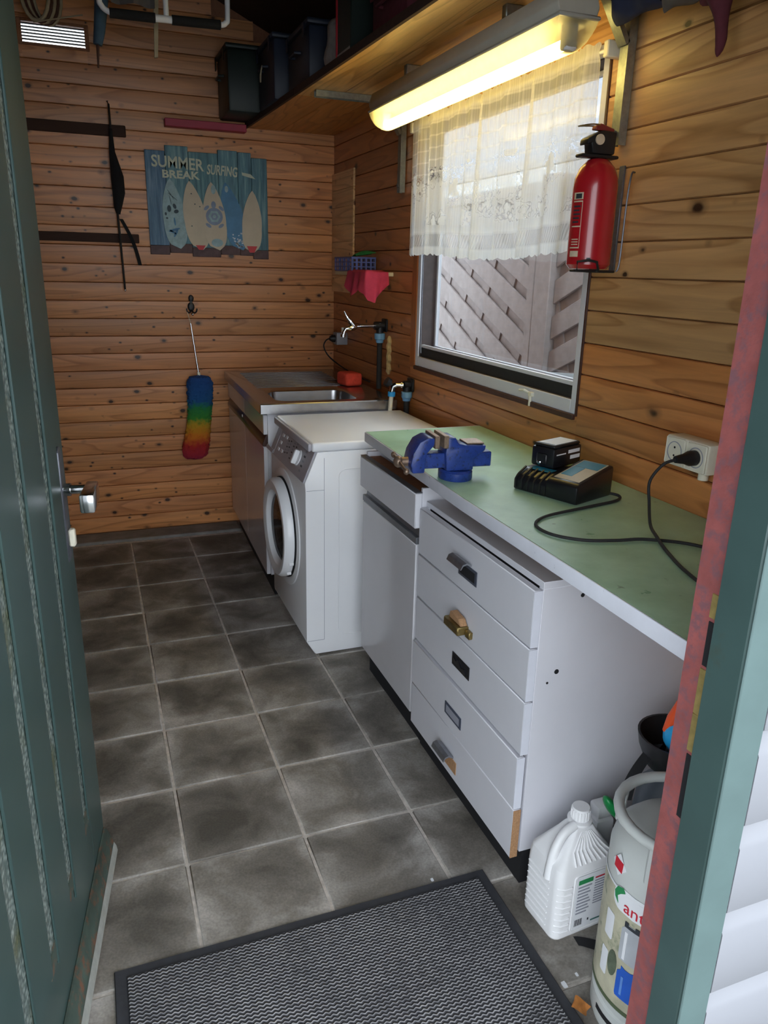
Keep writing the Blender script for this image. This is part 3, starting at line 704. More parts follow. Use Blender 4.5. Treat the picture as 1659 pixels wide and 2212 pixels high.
# ================================================================== FURNITURE
# ---- sink cabinet (own frame: x into the wall, y along the wall, front at x = 0)
SR = -math.radians(1.6)
sc = thing('sink_cabinet', 'long glossy white sink cabinet with dark brown handle rail, against the back wall', 'cabinet', (.545, 1.55, 0), SR, local=True)
SL = 1.045
part('carcass', MB().box(.020, .575, .002, .018, .10, .8448).box(.020, .575, SL-.018, SL-.002, .10, .8448).box(.020, .575, .0182, SL-.0182, .10, .118).box(.565, .575, .0182, SL-.0182, .1182, .8448), WHITEPAINT, sc)
part('kick_board', MB().box(.035, .56, .004, SL-.004, .0, .0995), DARKVOID, sc, label='black kick board')
part('door', MB().box(0, .0195, .0, .498, .105, .695, .003), WHITEGLOSS, sc)
part('door', MB().box(0, .0195, .502, SL, .105, .695, .003), WHITEGLOSS, sc)
part('drawer_front', MB().box(0, .0195, .0, .498, .748, .835, .003), WHITEGLOSS, sc)
part('drawer_front', MB().box(0, .0195, .502, SL, .748, .835, .003), WHITEGLOSS, sc)
hr = part('handle_rail', MB().prism([(-.004, .697), (.019, .697), (.019, .746), (.010, .746), (-.004, .712)], 'y', .001, SL-.001, bev=.002), plain('dark_brown_handle_rail', (58,36,32), .3, var=.2, scale=40), sc, label='dark brown handle rail')
part('latch', MB().box(-.008, -.0042, .520, .535, .728, .742, .002), WHITEPLASTIC, hr)

# ---- steel sink top with basin
sk = thing('kitchen_sink', 'stainless steel sink top with one basin and ribbed drainer, on the sink cabinet', 'sink', (.545, 1.55, .845), SR, local=True)
def rrect(x0, x1, y0, y1, r, n=6):
    P = []
    for cx, cy, a0 in ((x1-r, y1-r, 0), (x0+r, y1-r, 90), (x0+r, y0+r, 180), (x1-r, y0+r, 270)):
        for k in range(n+1):
            a = math.radians(a0+90*k/n); P.append((cx+r*math.cos(a), cy+r*math.sin(a)))
    return P
def sinkmesh():
    mb = MB(); bm = mb.bm
    x0, x1, y0, y1, zt = -.018, .592, -.040, SL, .042
    def loop(P, z): return [bm.verts.new((p[0], p[1], z)) for p in P]
    n = 6
    outer = rrect(x0, x1, y0, y1, .004, n); bx = (.075, .44, .035, .325)
    Ls = [loop(rrect(x0+.004, x1-.004, y0+.004, y1-.004, .004, n), .0), loop(outer, .0), loop(outer, zt-.004), loop(rrect(x0+.004, x1-.004, y0+.004, y1-.004, .004, n), zt),
          loop(rrect(bx[0]-.012, bx[1]+.012, bx[2]-.012, bx[3]+.012, .062, n), zt-.001), loop(rrect(*bx, .055, n), zt-.008),
          loop(rrect(bx[0]+.012, bx[1]-.012, bx[2]+.012, bx[3]-.012, .05, n), -.075), loop(rrect(bx[0]+.04, bx[1]-.04, bx[2]+.04, bx[3]-.04, .04, n), -.098)]
    for A_, B_ in zip(Ls, Ls[1:]):
        m = len(A_)
        for k in range(m): bm.faces.new((A_[k], A_[(k+1) % m], B_[(k+1) % m], B_[k]))
    bm.faces.new(Ls[-1])
    return mb
# (z here is above the cabinet: the basin hangs inside the carcass)
part('basin_top', sinkmesh(), STEEL, sk)
for k in range(11):
    part('drainer_rib', MB().box(.05, .50, .42+k*.05, .428+k*.05, .0422, .0455, .001), STEEL, sk)
part('drain_strainer', MB().lathe([(.001, 0), (.03, .001), (.034, .003), (.034, 0)], (.26, .18, -.0978), n=18), CHROME, sk)

# ---- washing machine (front faces -x)
WX, WYN, WYF = .559, .920, 1.468
wm = thing('washing_machine', 'white front-loading washing machine with grey control panel', 'washing machine', (.85, 1.2325, 0))
side = [(.595, .016), (1.140, .016), (1.140, .812), (.604, .812), (WX-.002, .700), (WX, .672), (WX, .075)]
part('body', MB().prism(side, 'y', WYN, WYF, bev=.004, seg=2), WHITEENAMEL, wm)
part('top_panel', MB().box(.585, 1.142, WYN-.001, WYF+.001, .8125, .846, .008, 3), WHITEENAMEL, wm)
part('top_trim', MB().box(.572, .5845, WYN+.006, WYF-.006, .814, .842, .005, 2), PANELGREY, wm, label='grey front edge of the top')
# sloping fascia
def slope(t, off):        # point on the sloping fascia, t from bottom 0 to top 1
    a = Vector((WX-.002, .700)); b = Vector((.604, .812)); d = (b-a); n = Vector((-d.y, d.x)).normalized()
    p = a+d*t+n*off; return p.x, p.y
fa = part('control_panel', MB().prism([slope(-.02, .0005), slope(.985, .0005), slope(.985, .006), slope(-.02, .006)], 'y', WYN+.008, WYF-.008, bev=.002), PANELGREY, wm, label='grey control panel')
def onpanel(nm, y0, y1, t0, t1, h, m, bev=.001, par=None):
    return part(nm, MB().prism([slope(t0, .0062), slope(t1, .0062), slope(t1, .0062+h), slope(t0, .0062+h)], 'y', y0, y1, bev=bev), m, par or fa)
onpanel('divider', 1.395, 1.398, .02, .96, .0006, LABELWHITE, 0)
onpanel('drawer_handle', 1.41, 1.52, -.01, .12, .003, PANELGREY)
kn = MB().lathe([(.001, 0), (.030, 0), (.030, .004), (.026, .006), (.001, .006)], (0,0,0), n=24)
kn.box(-.028, .028, -.009, .009, .004, .024, .006, 2)
px, pz = slope(.5, .0062); dirn = Vector((slope(.5, 1)[0]-slope(.5, 0)[0], 0, slope(.5, 1)[1]-slope(.5, 0)[1]))
rotq = Vector((0,0,1)).rotation_difference(dirn)
bmesh.ops.rotate(kn.bm, cent=(0,0,0), matrix=rotq.to_matrix(), verts=kn.bm.verts); kn.move((px, 1.075, pz))
part('programme_knob', kn, WHITEPLASTIC, fa, label='white programme knob')
for (y, t) in ((1.345, .70), (1.345, .45), (1.345, .22), (1.295, .72), (1.295, .24)):
    onpanel('button', y-.012, y+.012, t, t+.10, .003, WHITEPLASTIC)
for (y, n_, t0) in ((1.255, 5, .30), (1.225, 5, .34), (1.175, 6, .26), (1.140, 6, .30)):
    for k in range(n_): onpanel('print_mark', y-.008, y+.008, t0+k*.1, t0+k*.1+.045, .0004, LABELGREY if k % 2 else LABELDARK, 0)
for k in range(5): onpanel('print_mark', 1.000, 1.022, .18+k*.15, .24+k*.15, .0004, LABELDARK if k % 2 else LABELGREY, 0)
# round door: dish, dark gap, ring, glass
DC = (0, 1.236, .438)
part('door_surround', MB().lathe([(.238, WX-.0002), (.236, WX-.004), (.218, WX-.010), (.205, WX-.006), (.205, WX-.0002)], DC, 'x', 64), WHITEENAMEL, wm)
part('door_gap', MB().lathe([(.203, WX-.0002), (.203, WX-.012), (.150, WX-.012), (.150, WX-.0002)], DC, 'x', 64), DARKVOID, wm)
dr = part('door_ring', MB().lathe([(.200, WX-.0125), (.200, WX-.036), (.190, WX-.050), (.176, WX-.052), (.152, WX-.044), (.140, WX-.022), (.140, WX-.0125)], DC, 'x', 72), WHITEENAMEL, wm)
part('door_glass', MB().lathe([(.1395, WX-.022), (.125, WX-.030), (.09, WX-.034), (.04, WX-.036), (.001, WX-.0365)], DC, 'x', 48), DOORGLASS_W, dr, label='dark curved door glass')
part('drum_opening', MB().lathe([(.139, WX-.0121), (.139, WX-.016), (.001, WX-.0165)], DC, 'x', 40), DARKVOID, dr)
for a in (-28, -48):
    a = math.radians(a); yy, zz = DC[1]-.2015*math.cos(a), DC[2]+.2015*math.sin(a)
    part('door_latch', MB().box(WX-.03, WX-.0122, yy-.004, yy+.004, zz-.006, zz+.006, .001), WHITEPLASTIC, dr)
part('kick_plate', MB().prism([(.5955, .018), (.5925, .018), (WX+.0002, .073), (WX+.004, .073)], 'y', WYN+.004, WYF-.004), WHITEENAMEL, wm)
for (x, y) in ((.64, .98), (.64, 1.48), (1.09, .98), (1.09, 1.48)): part('foot', MB().cyl((x, y, 0), (x, y, .0158), .018, n=12), BLACKRUBBER, wm)
# pressed outline and seams on the side panel
rr = rrect(.685, 1.10, .085, .745, .03, 5)
part('side_pressing', MB().tube([(p[0], WYN+.0005, p[1]) for p in rr], .0022, 6, closed=True), WHITEENAMEL, wm)
part('seam', MB().box(.6285, .6300, WYN-.0006, WYN+.002, .075, .79), LABELGREY, wm)
part('seam', MB().box(WX+.004, .629, WYN-.0006, WYN+.002, .671, .6725), LABELGREY, wm)
part('seam', MB().box(WX+.004, .629, WYN-.0006, WYN+.002, .074, .0755), LABELGREY, wm)

# ---- base cabinet with drawer above one door
bc = thing('base_cabinet', 'white base cabinet with an open-topped drawer over one door, between washing machine and drawer unit', 'cabinet', (.95, .52, 0))
CX, CY0, CY1 = .727, .292, .775
part('carcass', MB().box(CX+.06, 1.165, CY0+.002, CY0+.018, .10, .730).box(CX+.022, 1.165, CY1-.018, CY1-.002, .10, .730).box(CX+.022, 1.165, CY0+.0182, CY1-.0182, .10, .118).box(1.150, 1.165, CY0+.0182, CY1-.0182, .1182, .868), WHITEPAINT, bc)
part('kick_board', MB().box(CX+.035, 1.16, CY0+.004, CY1-.004, 0, .0995), DARKVOID, bc, label='black kick board')
do = part('door', MB().box(CX, CX+.021, CY0+.012, CY1, .105, .668, .003), WHITEGLOSS, bc)
part('handle_profile', MB().prism([(CX-.001, .669), (CX+.021, .669), (CX+.021, .712), (CX+.017, .712), (CX+.012, .690), (CX-.001, .690)], 'y', CY0+.012, CY1, bev=.001), ALU, do, label='grey aluminium grip profile')
part('gap_shade', MB().box(CX+.0585, CX+.0595, CY0+.002, CY1-.0185, .119, .73), DARKVOID, bc)  # added dark sheet, shade of the gap beside the door as colour
dw = part('drawer', MB().box(CX-.012, CX+.010, CY0, CY1, .722, .828, .003), WHITEPAINT, bc)
part('drawer_side', MB().box(CX+.0102, 1.10, CY0+.001, CY0+.012, .735, .842, .001), WHITEPAINT, dw)
part('drawer_side', MB().box(CX+.0102, 1.10, CY1-.012, CY1-.001, .735, .842, .001), WHITEPAINT, dw)
part('drawer_lining', MB().box(CX+.0102, CX+.058, CY0+.0122, CY1-.0122, .735, .826, .001).box(CX+.0582, 1.10, CY0+.0122, CY1-.0122, .735, .742), MDFBROWN, dw, label='bare brown drawer lining')
part('drawer_cap', MB().box(CX-.012, CX+.010, CY0, CY1, .8283, .831, .001), ALU, dw)

# ---- unit with five drawers
du = thing('drawer_unit', 'white unit of five drawers with mismatched and missing handles, under the green worktop', 'drawer unit', (.95, -.02, 0))
UX, UY0, UY1 = .748, -.335, .287
part('side_panel', MB().box(UX, 1.172, UY0, UY0+.018, .10, .790, .001), WHITEPAINT, du)
part('side_panel', MB().box(UX, 1.172, UY1-.018, UY1, .10, .790, .001), WHITEPAINT, du)
part('top_panel', MB().box(UX, 1.172, UY0, UY1, .7902, .806, .001), WHITEPAINT, du)
part('back_panel', MB().box(1.15, 1.17, UY0+.0182, UY1-.0182, .12, .79), WHITEPAINT, du)
part('bottom_panel', MB().box(UX, 1.15, UY0+.0182, UY1-.0182, .10, .118), WHITEPAINT, du)
part('kick_board', MB().box(UX+.010, 1.165, UY0+.003, UY1-.003, 0, .0998), DARKVOID, du, label='black kick board')
DRW = []
fronts = [(.651, .7875, .0), (.517, .6475, .0), (.376, .5135, .0), (.229, .3705, -.006), (.088, .2255, -.004)]
part('gap_shade', MB().box(UX+.004, UX+.006, UY0+.0185, UY1-.0185, .12, .789), DARKVOID, du)  # added dark sheet behind the drawers: gap shadows put in as colour
for k, (z0, z1, dx) in enumerate(fronts):
    d = part('drawer', MB().box(UX-.021+dx, UX-.0015+dx, UY0+.001, UY1-.001, z0, z1, .002), WHITEPAINT, du)
    part('edge_band', MB().box(UX-.0212+dx, UX-.0013+dx, UY0-.0002, UY0+.0009, z0+.001, z1-.001), RAWCHIP if k == 4 else EDGEWHITE, d)
    DRW.append((d, UX-.021+dx))
def hplate(k, y0, y1, z0, z1, m, lab):     # flush recessed plate with rim
    d, x = DRW[k]
    pl = part('handle_plate', MB().box(x-.0025, x-.0002, y0, y1, z0, z1, .0008), m, d, label=lab)
    part('recess', MB().box(x-.0030, x-.0026, y0+.010, y1-.010, z0+.007, z1-.007), LABELGREY if k == 3 else DARKVOID, pl)
    return pl
p1 = hplate(0, -.078, .022, .690, .730, plain('dark_grey_handle', (70,74,86), .45, var=.1), 'dark grey recessed handle plate')
x0 = DRW[0][1]
part('pull_tab', MB().prism([(x0-.0031, .735), (x0-.016, .741), (x0-.026, .738), (x0-.032, .728), (x0-.0335, .729), (x0-.028, .742), (x0-.017, .7455), (x0-.0031, .740)], 'y', -.050, .032), CHROMEWORN, p1)
x0 = DRW[1][1]
part('handle_block', MB().box(x0-.034, x0-.0002, -.052, .030, .548, .572, .003).box(x0-.012, x0-.0002, -.075, -.0522, .545, .565, .002), BRASS, DRW[1][0], label='brass block handle')
part('wood_wedge', MB().prism([(-.05, .573), (.018, .573), (.012, .592), (-.035, .588)], 'x', x0-.024, x0-.004, bev=.001), RAWCHIP, DRW[1][0], label='wooden wedge')
hplate(2, -.070, .030, .424, .462, BLACK, 'black handle plate with torn remains')
part('torn_tab', MB().prism([(-.055, .432), (.012, .436), (.016, .452), (0, .446), (-.01, .455), (-.03, .441), (-.05, .447)], 'x', DRW[2][1]-.006, DRW[2][1]-.0031), BLACKGLOSS, DRW[2][0])
hplate(3, -.053, .046, .266, .302, plain('dark_slate_handle', (66,72,88), .45, var=.1), 'slate grey flush handle plate')
x0 = DRW[4][1]
part('handle_plate', MB().box(x0-.0022, x0-.0002, -.036, .048, .112, .150, .0006), RAWCHIP, DRW[4][0], label='bare brown patch under the handle')
part('pull_tab', MB().prism([(x0-.0023, .156), (x0-.016, .163), (x0-.026, .160), (x0-.031, .150), (x0-.0328, .151), (x0-.028, .164), (x0-.017, .1675), (x0-.0023, .161)], 'y', -.020, .060), CHROMEWORN, DRW[4][0], label='chrome-grey pull tab')
for (x, z, r) in ((.850, .763, .005), (.802, .582, .006), (.780, .557, .003)):
    part('screw_hole', MB().cyl((x, UY0-.0006, z), (x, UY0+.001, z), r, n=12), DARKVOID, du)

# ---- green worktop
TZ = .900
def wtx(y): return .717+.030*(y/.8) if y > 0 else .717-.010*min(1, -y/.8)
wt = thing('green_worktop', 'long green laminate worktop with chipped white front edge', 'worktop', (.95, 0, TZ-.03))
Pf = [(wtx(-.86), -.86), (wtx(0), 0), (wtx(.815), .815)]
part('core', MB().prism(Pf+[(1.188, .815), (1.188, -.86)], 'z', TZ-.030, TZ-.0012), RAWCHIP, wt)
part('laminate', MB().prism([(a+.001, b) for a, b in Pf]+[(1.188, .815), (1.188, -.86)], 'z', TZ-.0012, TZ), GREENTOP, wt, label='green laminate surface')
part('front_edge', MB().prism([(a-.0005, b) for a, b in Pf]+[(a-.005, b) for a, b in Pf[::-1]], 'z', TZ-.033, TZ+.0005, bev=.002, seg=2), EDGEWHITE, wt, label='chipped white edge band')
part('end_edge', MB().box(wtx(.815), 1.188, .8152, .818, TZ-.032, TZ+.0004), EDGEWHITE, wt)
part('wall_support', MB().box(1.10, 1.186, -.86, -.34, TZ-.075, TZ-.0302), RAWCHIP, wt)

# ---- shelf on brackets
sh = thing('wall_shelf', 'long pine board shelf high on the window wall, carried by steel brackets', 'shelf', (.98, 1.2, 2.10))
SZ = 2.100
def sfx(y): return .802-.075*(y-.47)/2.2      # front edge, slightly out of line with the wall
def sboard(y0, y1, f0, f1):
    P = [(sfx(y0)+f0*(1.188-sfx(y0)), y0), (sfx(y0)+f1*(1.188-sfx(y0)), y0), (sfx(y1)+f1*(1.188-sfx(y1)), y1), (sfx(y1)+f0*(1.188-sfx(y1)), y1)]
    return MB().prism(P, 'z', SZ, SZ+.020, bev=.0015)
for (y0, y1) in ((-.45, 1.748), (1.752, 2.628)):
    for (f0, f1) in ((0, .365), (.373, .70), (.705, 1)):
        part('board', sboard(y0, y1, f0, f1), SHELF_Y, sh).color = (1, .98, .92, 1) if y0 < 1 else (.86, .62, .46, 1)
    part('front_lip', MB().prism([(sfx(y0)-.012, y0), (sfx(y0)-.0003, y0), (sfx(y1)-.0003, y1), (sfx(y1)-.012, y1)], 'z', SZ-.002, SZ+.024), DARKWOOD_X, sh)
def bracket(y, label, xend):
    b = thing('shelf_bracket', label, 'bracket', (1.187, y, 1.745))
    w2 = .016
    def U(p0, p1, nm, dep=.022):
        # channel section between two points in the x-z plane
        p0 = Vector((p0[0], 0, p0[1])); p1 = Vector((p1[0], 0, p1[1])); d = (p1-p0); ln = d.length; a = math.atan2(d.z, d.x)
        mb = MB().box(0, ln, -w2, w2, -.0012, .0012).box(0, ln, -w2, -w2+.0024, -dep, -.0013).box(0, ln, w2-.0024, w2, -dep, -.0013)
        mb.rot(-a, 'Y').move(p0+Vector((0, y, 0))); return part(nm, mb, GALV, b)
    U((1.164, 1.745), (1.164, 2.097), 'upright')
    U((xend, 2.0975), (1.163, 2.0975), 'arm')
    U((1.158, 1.965), (1.078, 2.085), 'strut', .012)
    for z in (1.772, 1.985): part('bolt', MB().cyl((1.1635, y, z), (1.156, y, z), .008, n=8), GREYMETAL, b)
bracket(.155, 'galvanised steel shelf bracket beside the fire extinguisher', .84)
bracket(1.62, 'galvanised steel shelf bracket beside the far edge of the curtain', .80)

# ---- fluorescent lamp below the shelf
lp = thing('fluorescent_lamp', 'long fluorescent lamp with clear cover, glowing yellow under the shelf', 'lamp', (1.0, .77, 2.0))
LX, LY0, LY1 = 1.000, .105, 1.400
part('housing', MB().prism([(LX-.052, 2.003), (LX-.058, 2.022), (LX-.045, 2.060), (LX+.045, 2.060), (LX+.058, 2.022), (LX+.052, 2.003)], 'y', LY0+.01, LY1-.01, bev=.003), plain('lamp_housing_grey', (186,182,170), .5, var=.06), lp)
part('gasket_rim', MB().box(LX-.057, LX+.057, LY0, LY1, 1.994, 2.0028, .003), plain('lamp_rim_grey', (170,168,160), .5, var=.05), lp)
def cover(u, v):
    a = PI*u; yy = LY0+.006+(LY1-LY0-.012)*v
    endr = min(1, math.sqrt(max(0, min(v, 1-v)*(LY1-LY0)/.045*(2-min(1, min(v, 1-v)*(LY1-LY0)/.045)))) if min(v, 1-v)*(LY1-LY0) < .045 else 1)
    return Vector((LX-.054*math.cos(a), yy, 1.9938-.062*math.sin(a)**.75*max(.02, endr)))
vs_ = [0, .004, .010, .020, .035]
mbc = MB(); vv_ = [x/1 for x in vs_]+[.2, .4, .6, .8]+[1-x for x in vs_[::-1]]
def cover_i(u, j): return cover(u, vv_[j])
V = [[mbc.bm.verts.new(cover_i(i/20, j)) for j in range(len(vv_))] for i in range(21)]
for i in range(20):
    for j in range(len(vv_)-1): mbc.bm.faces.new((V[i][j], V[i+1][j], V[i+1][j+1], V[i][j+1]))
part('cover', mbc, DIFFUSER, lp, label='clear plastic lamp cover')
part('tube', MB().cyl((LX, LY0+.055, 1.952), (LX, LY1-.055, 1.952), .013, n=14), TUBE, lp, label='glowing fluorescent tube')
for (a, b) in ((LY0+.028, LY0+.0545), (LY1-.0545, LY1-.028)):
    part('tube_holder', MB().box(LX-.017, LX+.017, a, b, 1.936, 1.9935, .004), WHITEPLASTIC, lp)
for y in (.42, 1.10): part('mounting_clip', MB().box(LX-.03, LX+.03, y-.012, y+.012, 2.0602, 2.0995, .003), GALV, lp)

# ---- curtain and rod
rd = thing('curtain_rod', 'thin white curtain rod along the top of the window', 'curtain rod', (1.15, .81, 1.966))
part('rod', MB().tube([(1.15, .195, 1.966), (1.15, 1.45, 1.966)], .005, 10), WHITEPLASTIC, rd)
for y in (.198, 1.447):
    part('end_bracket', MB().box(1.140, 1.189, y-.010, y+.010, 1.948, 1.986, .003), CREAMPLASTIC, rd)
def curt(u, v):
    y = 1.425-u*1.195
    top = v > .955
    ph = u*2*PI
    amp = .008+.010*(1-v)
    fold = amp*(math.sin(ph*9+1.6*math.sin(ph*2.3))+.5*math.sin(ph*15+2+math.sin(ph*4)))
    z = 1.487+v*.496 + (.008*abs(math.sin(ph*19+math.sin(ph*5))) if v > .98 else 0) + (-.007*abs(math.sin(ph*20)) if v < .02 else 0) + .010*math.sin(ph*1.1+.6)*(1-v)
    gather = 1-abs(v-.965)/.04
    if gather > 0: fold *= (1-.55*gather)
    return Vector((1.150+fold-.006*(1-v)-.011, y-.015*math.sin(ph*2)*(1-v)+.006*math.sin(ph*16), z))
mbk = MB(); NU, NV = 300, 60
VV = [[mbk.bm.verts.new(curt(i/NU, j/NV)) for j in range(NV+1)] for i in range(NU+1)]
uvl = mbk.bm.loops.layers.uv.new('cloth')
for i in range(NU):
    for j in range(NV):
        f = mbk.bm.faces.new((VV[i][j], VV[i+1][j], VV[i+1][j+1], VV[i][j+1]))
        for lp_, (a, b) in zip(f.loops, ((i, j), (i+1, j), (i+1, j+1), (i, j+1))): lp_[uvl].uv = (a/NU*1.7, b/NV*.53)
cu = part('lace_curtain', mbk, LACE, smooth=80)
tag(cu, 'short white lace curtain gathered across the upper window', 'curtain')

# ================================================================== THINGS ON THE WORKTOP
# ---- vise (own frame: x along the screw, 0 at the base centre, jaws towards -x)
vi = thing('bench_vise', 'blue bench vise with worn steel jaws, mounted at the worktop edge', 'vise', (.782, .185, TZ), math.radians(-6), local=True); vi.scale = (.84, 1, .97)
part('base', MB().lathe([(.001, 0), (.052, 0), (.054, .004), (.054, .022), (.048, .028), (.001, .028)], n=32), VISEBLUE, vi)
bodyp = [(-.045, .0282), (.045, .0282), (.045, .060), (.082, .082), (.086, .098), (.020, .100), (-.006, .104), (-.018, .122), (-.044, .122), (-.050, .080)]
part('body', MB().prism(bodyp, 'y', -.036, .036, bev=.005, seg=2), VISEBLUE, vi)
part('anvil', MB().box(.022, .080, -.030, .030, .1002, .104, .001), VISESTEEL, vi, label='bare pinkish steel anvil face')
part('slide', MB().box(-.150, .112, -.022, .022, .034, .076, .003), VISEBLUE, vi)
jawp = [(-.158, .026), (-.118, .026), (-.112, .080), (-.090, .100), (-.086, .122), (-.108, .124), (-.136, .112), (-.156, .082), (-.164, .050)]
part('front_jaw', MB().prism(jawp, 'y', -.038, .038, bev=.005, seg=2), VISEBLUE, vi)
part('jaw_plate', MB().box(-.0900, -.074, -.044, .044, .094, .1285, .0015), VISESTEEL, vi)
part('jaw_plate', MB().box(-.0605, -.0445, -.044, .044, .094, .1285, .0015), VISESTEEL, vi)
part('screw', MB().cyl((-.19, 0, .052), (-.1585, 0, .052), .013, n=16).ell((-.192, 0, .052), (.016, .016, .016)), VISESTEEL, vi)
part('handle_bar', MB().cyl((-.192, -.075, .045), (-.192, .045, .060), .0048, n=10).ell((-.192, -.077, .0447), (.009,)*3, 10, 8).ell((-.192, .047, .0603), (.009,)*3, 10, 8), VISESTEEL, vi, label='steel handle bar with round ends')

# ---- battery charger (own frame: x along its front, y towards the wall)
CA = math.atan2(-.935, .355)
ch = thing('battery_charger', 'black battery charger with teal and sand coloured label, on the green worktop', 'charger', (.881, .042, TZ), CA, local=True)
# local x from far-left corner to near-right corner, local y to the wall
chp = [(0.0, 0.002), (0.0, .030), (.012, .062), (.030, .070), (.186, .070), (.192, .062), (.192, .002)]
# profile across the depth: sloping top
prof = [(0, .004), (.004, .0), (.150, .0), (.154, .006), (.154, .072), (.148, .078), (.012, .052), (0, .044)]
part('housing', MB().prism(prof, 'x', .100, .192, bev=.004, seg=2), BLACKGLOSS, ch)
prof2 = [(0, .004), (.004, .0), (.150, .0), (.154, .006), (.154, .050), (.120, .056), (.040, .054), (.010, .040), (0, .028)]
part('bay', MB().prism(prof2, 'x', .0, .0998, bev=.003, seg=2), BLACKGLOSS, ch)
for k in range(5): part('cooling_rib', MB().prism([(-.004, .006), (-.0002, .006), (-.0002, .030), (.010, .0415), (.038, .0548), (.036, .058), (.008, .044), (-.004, .032)], 'x', .006+k*.019, .010+k*.019), BLACK, ch)
def topquad(x0, x1, y0, y1, h0, h1, m, nm, par):
    mb = MB(); vs = [mb.bm.verts.new(p) for p in ((x0, y0, h0), (x1, y0, h0), (x1, y1, h1), (x0, y1, h1))]
    vb = [mb.bm.verts.new((v.co.x, v.co.y, v.co.z+.0006)) for v in vs]
    mb.bm.faces.new(vb); mb.bm.faces.new(vs[::-1])
    for k in range(4): mb.bm.faces.new((vs[k], vs[(k+1) % 4], vb[(k+1) % 4], vb[k]))
    return part(nm, mb, m, par)
lb = topquad(.110, .184, .018, .142, .0535, .0772, SANDPRINT, 'label_plate', ch)
topquad(.114, .180, .098, .138, .0696, .0772, TEALPRINT, 'label_band', lb)
topquad(.114, .146, .040, .096, .0585, .0692, TEALPRINT, 'label_band', lb)
topquad(.020, .085, .034, .062, .0545, .0560, TEALPRINT, 'label_plate', ch)
# ---- battery on the charger
ba = thing('tool_battery', 'black power tool battery with pale sticker, clicked onto the charger', 'battery', (.938, .060, TZ+.0572), CA, local=True)
part('case', MB().box(0, .072, .0, .120, .0, .052, .006, 2), BLACKGLOSS, ba)
part('lid', MB().box(.003, .069, .004, .116, .0522, .060, .003), BLACK, ba)
part('sticker', MB().box(.010, .062, .016, .108, .0602, .0608), LABELWHITE, ba, label='pale lilac-white sticker')
part('button', MB().box(.020, .052, -.004, -.0002, .008, .036, .003), BLACK, ba)
part('lock_dot', MB().ell((.030, -.005, .012), (.006, .003, .006), 10, 8), CHROME, ba)
for (y0, y1, z0, z1) in ((.060, .110, .034, .043), (.010, .050, .034, .037), (.070, .112, .018, .028)):
    part('print_mark', MB().box(.0722, .0726, y0, y1, z0, z1), LABELWHITE, ba)
for y in (.03, .06, .09): part('side_rib', MB().box(-.003, -.0002, y, y+.008, .008, .044, .001), BLACK, ba)

def spline(P, n=8):
    P = [Vector(p) for p in P]; out = []
    for i in range(len(P)-1):
        a, b, c, d = P[max(0, i-1)], P[i], P[i+1], P[min(len(P)-1, i+2)]
        for k in range(n):
            t = k/n; out.append(.5*((2*b)+(c-a)*t+(2*a-5*b+4*c-d)*t*t+(3*b-a-3*c+d)*t**3))
    out.append(P[-1]); return out
# ---- double socket and cord
so = thing('wall_socket', 'cream double wall socket above the worktop', 'socket', (1.165, -.265, 1.01))
part('housing', MB().box(1.140, 1.1895, -.340, -.202, 1.012, 1.082, .005, 2), CREAMPLASTIC, so)
for y in (-.237, -.305):
    f = part('face', MB().box(1.136, 1.1398, y-.031, y+.031, 1.015, 1.079, .003), CREAMPLASTIC, so)
    part('cup', MB().lathe([(.0215, 1.1395), (.0215, 1.1352), (.0235, 1.1352), (.0235, 1.1395)], (0, y, 1.047), 'x', 28), LABELGREY, f)
    part('cup_floor', MB().lathe([(.021, 1.1359), (.001, 1.1356)], (0, y, 1.047), 'x', 24), CREAMPLASTIC, f)
    for dz in (-.0095, .0095): part('pin_hole', MB().cyl((1.1354, y, 1.047+dz), (1.1350, y, 1.047+dz), .0028, n=8), DARKVOID, f)
part('cable_stub', MB().cyl((1.172, -.30, .992), (1.172, -.30, 1.0118), .012, n=12), CREAMPLASTIC, so)
co = thing('charger_cord', 'black power cord looping over the worktop from the socket to the charger', 'cord', (.95, -.3, TZ))
part('plug', MB().lathe([(.001, 1.134), (.0175, 1.134), (.0175, 1.118), (.012, 1.104), (.008, 1.080), (.001, 1.079)], (0, -.305, 1.047), 'x', 18), BLACK, co)
zc = TZ+.0048
P1 = [(1.081, -.305, 1.046), (1.055, -.297, 1.035), (1.035, -.285, .995), (1.028, -.300, .950), (1.000, -.345, .915), (.968, -.405, zc+.006), (.940, -.47, zc), (.900, -.57, zc), (.885, -.66, zc), (.93, -.74, zc), (1.03, -.74, zc), (1.06, -.62, zc), (1.03, -.47, zc), (.95, -.400, zc), (.880, -.385, zc), (.814, -.362, zc), (.770, -.310, zc), (.772, -.245, zc), (.828, -.199, zc), (.949, -.169, zc), (1.050, -.146, zc), (1.084, -.130, zc+.001), (1.092, -.112, zc+.003), (1.0765, -.099, zc+.006)]
part('cable', MB().tube(spline(P1), .0036, 8), BLACKRUBBER, co)

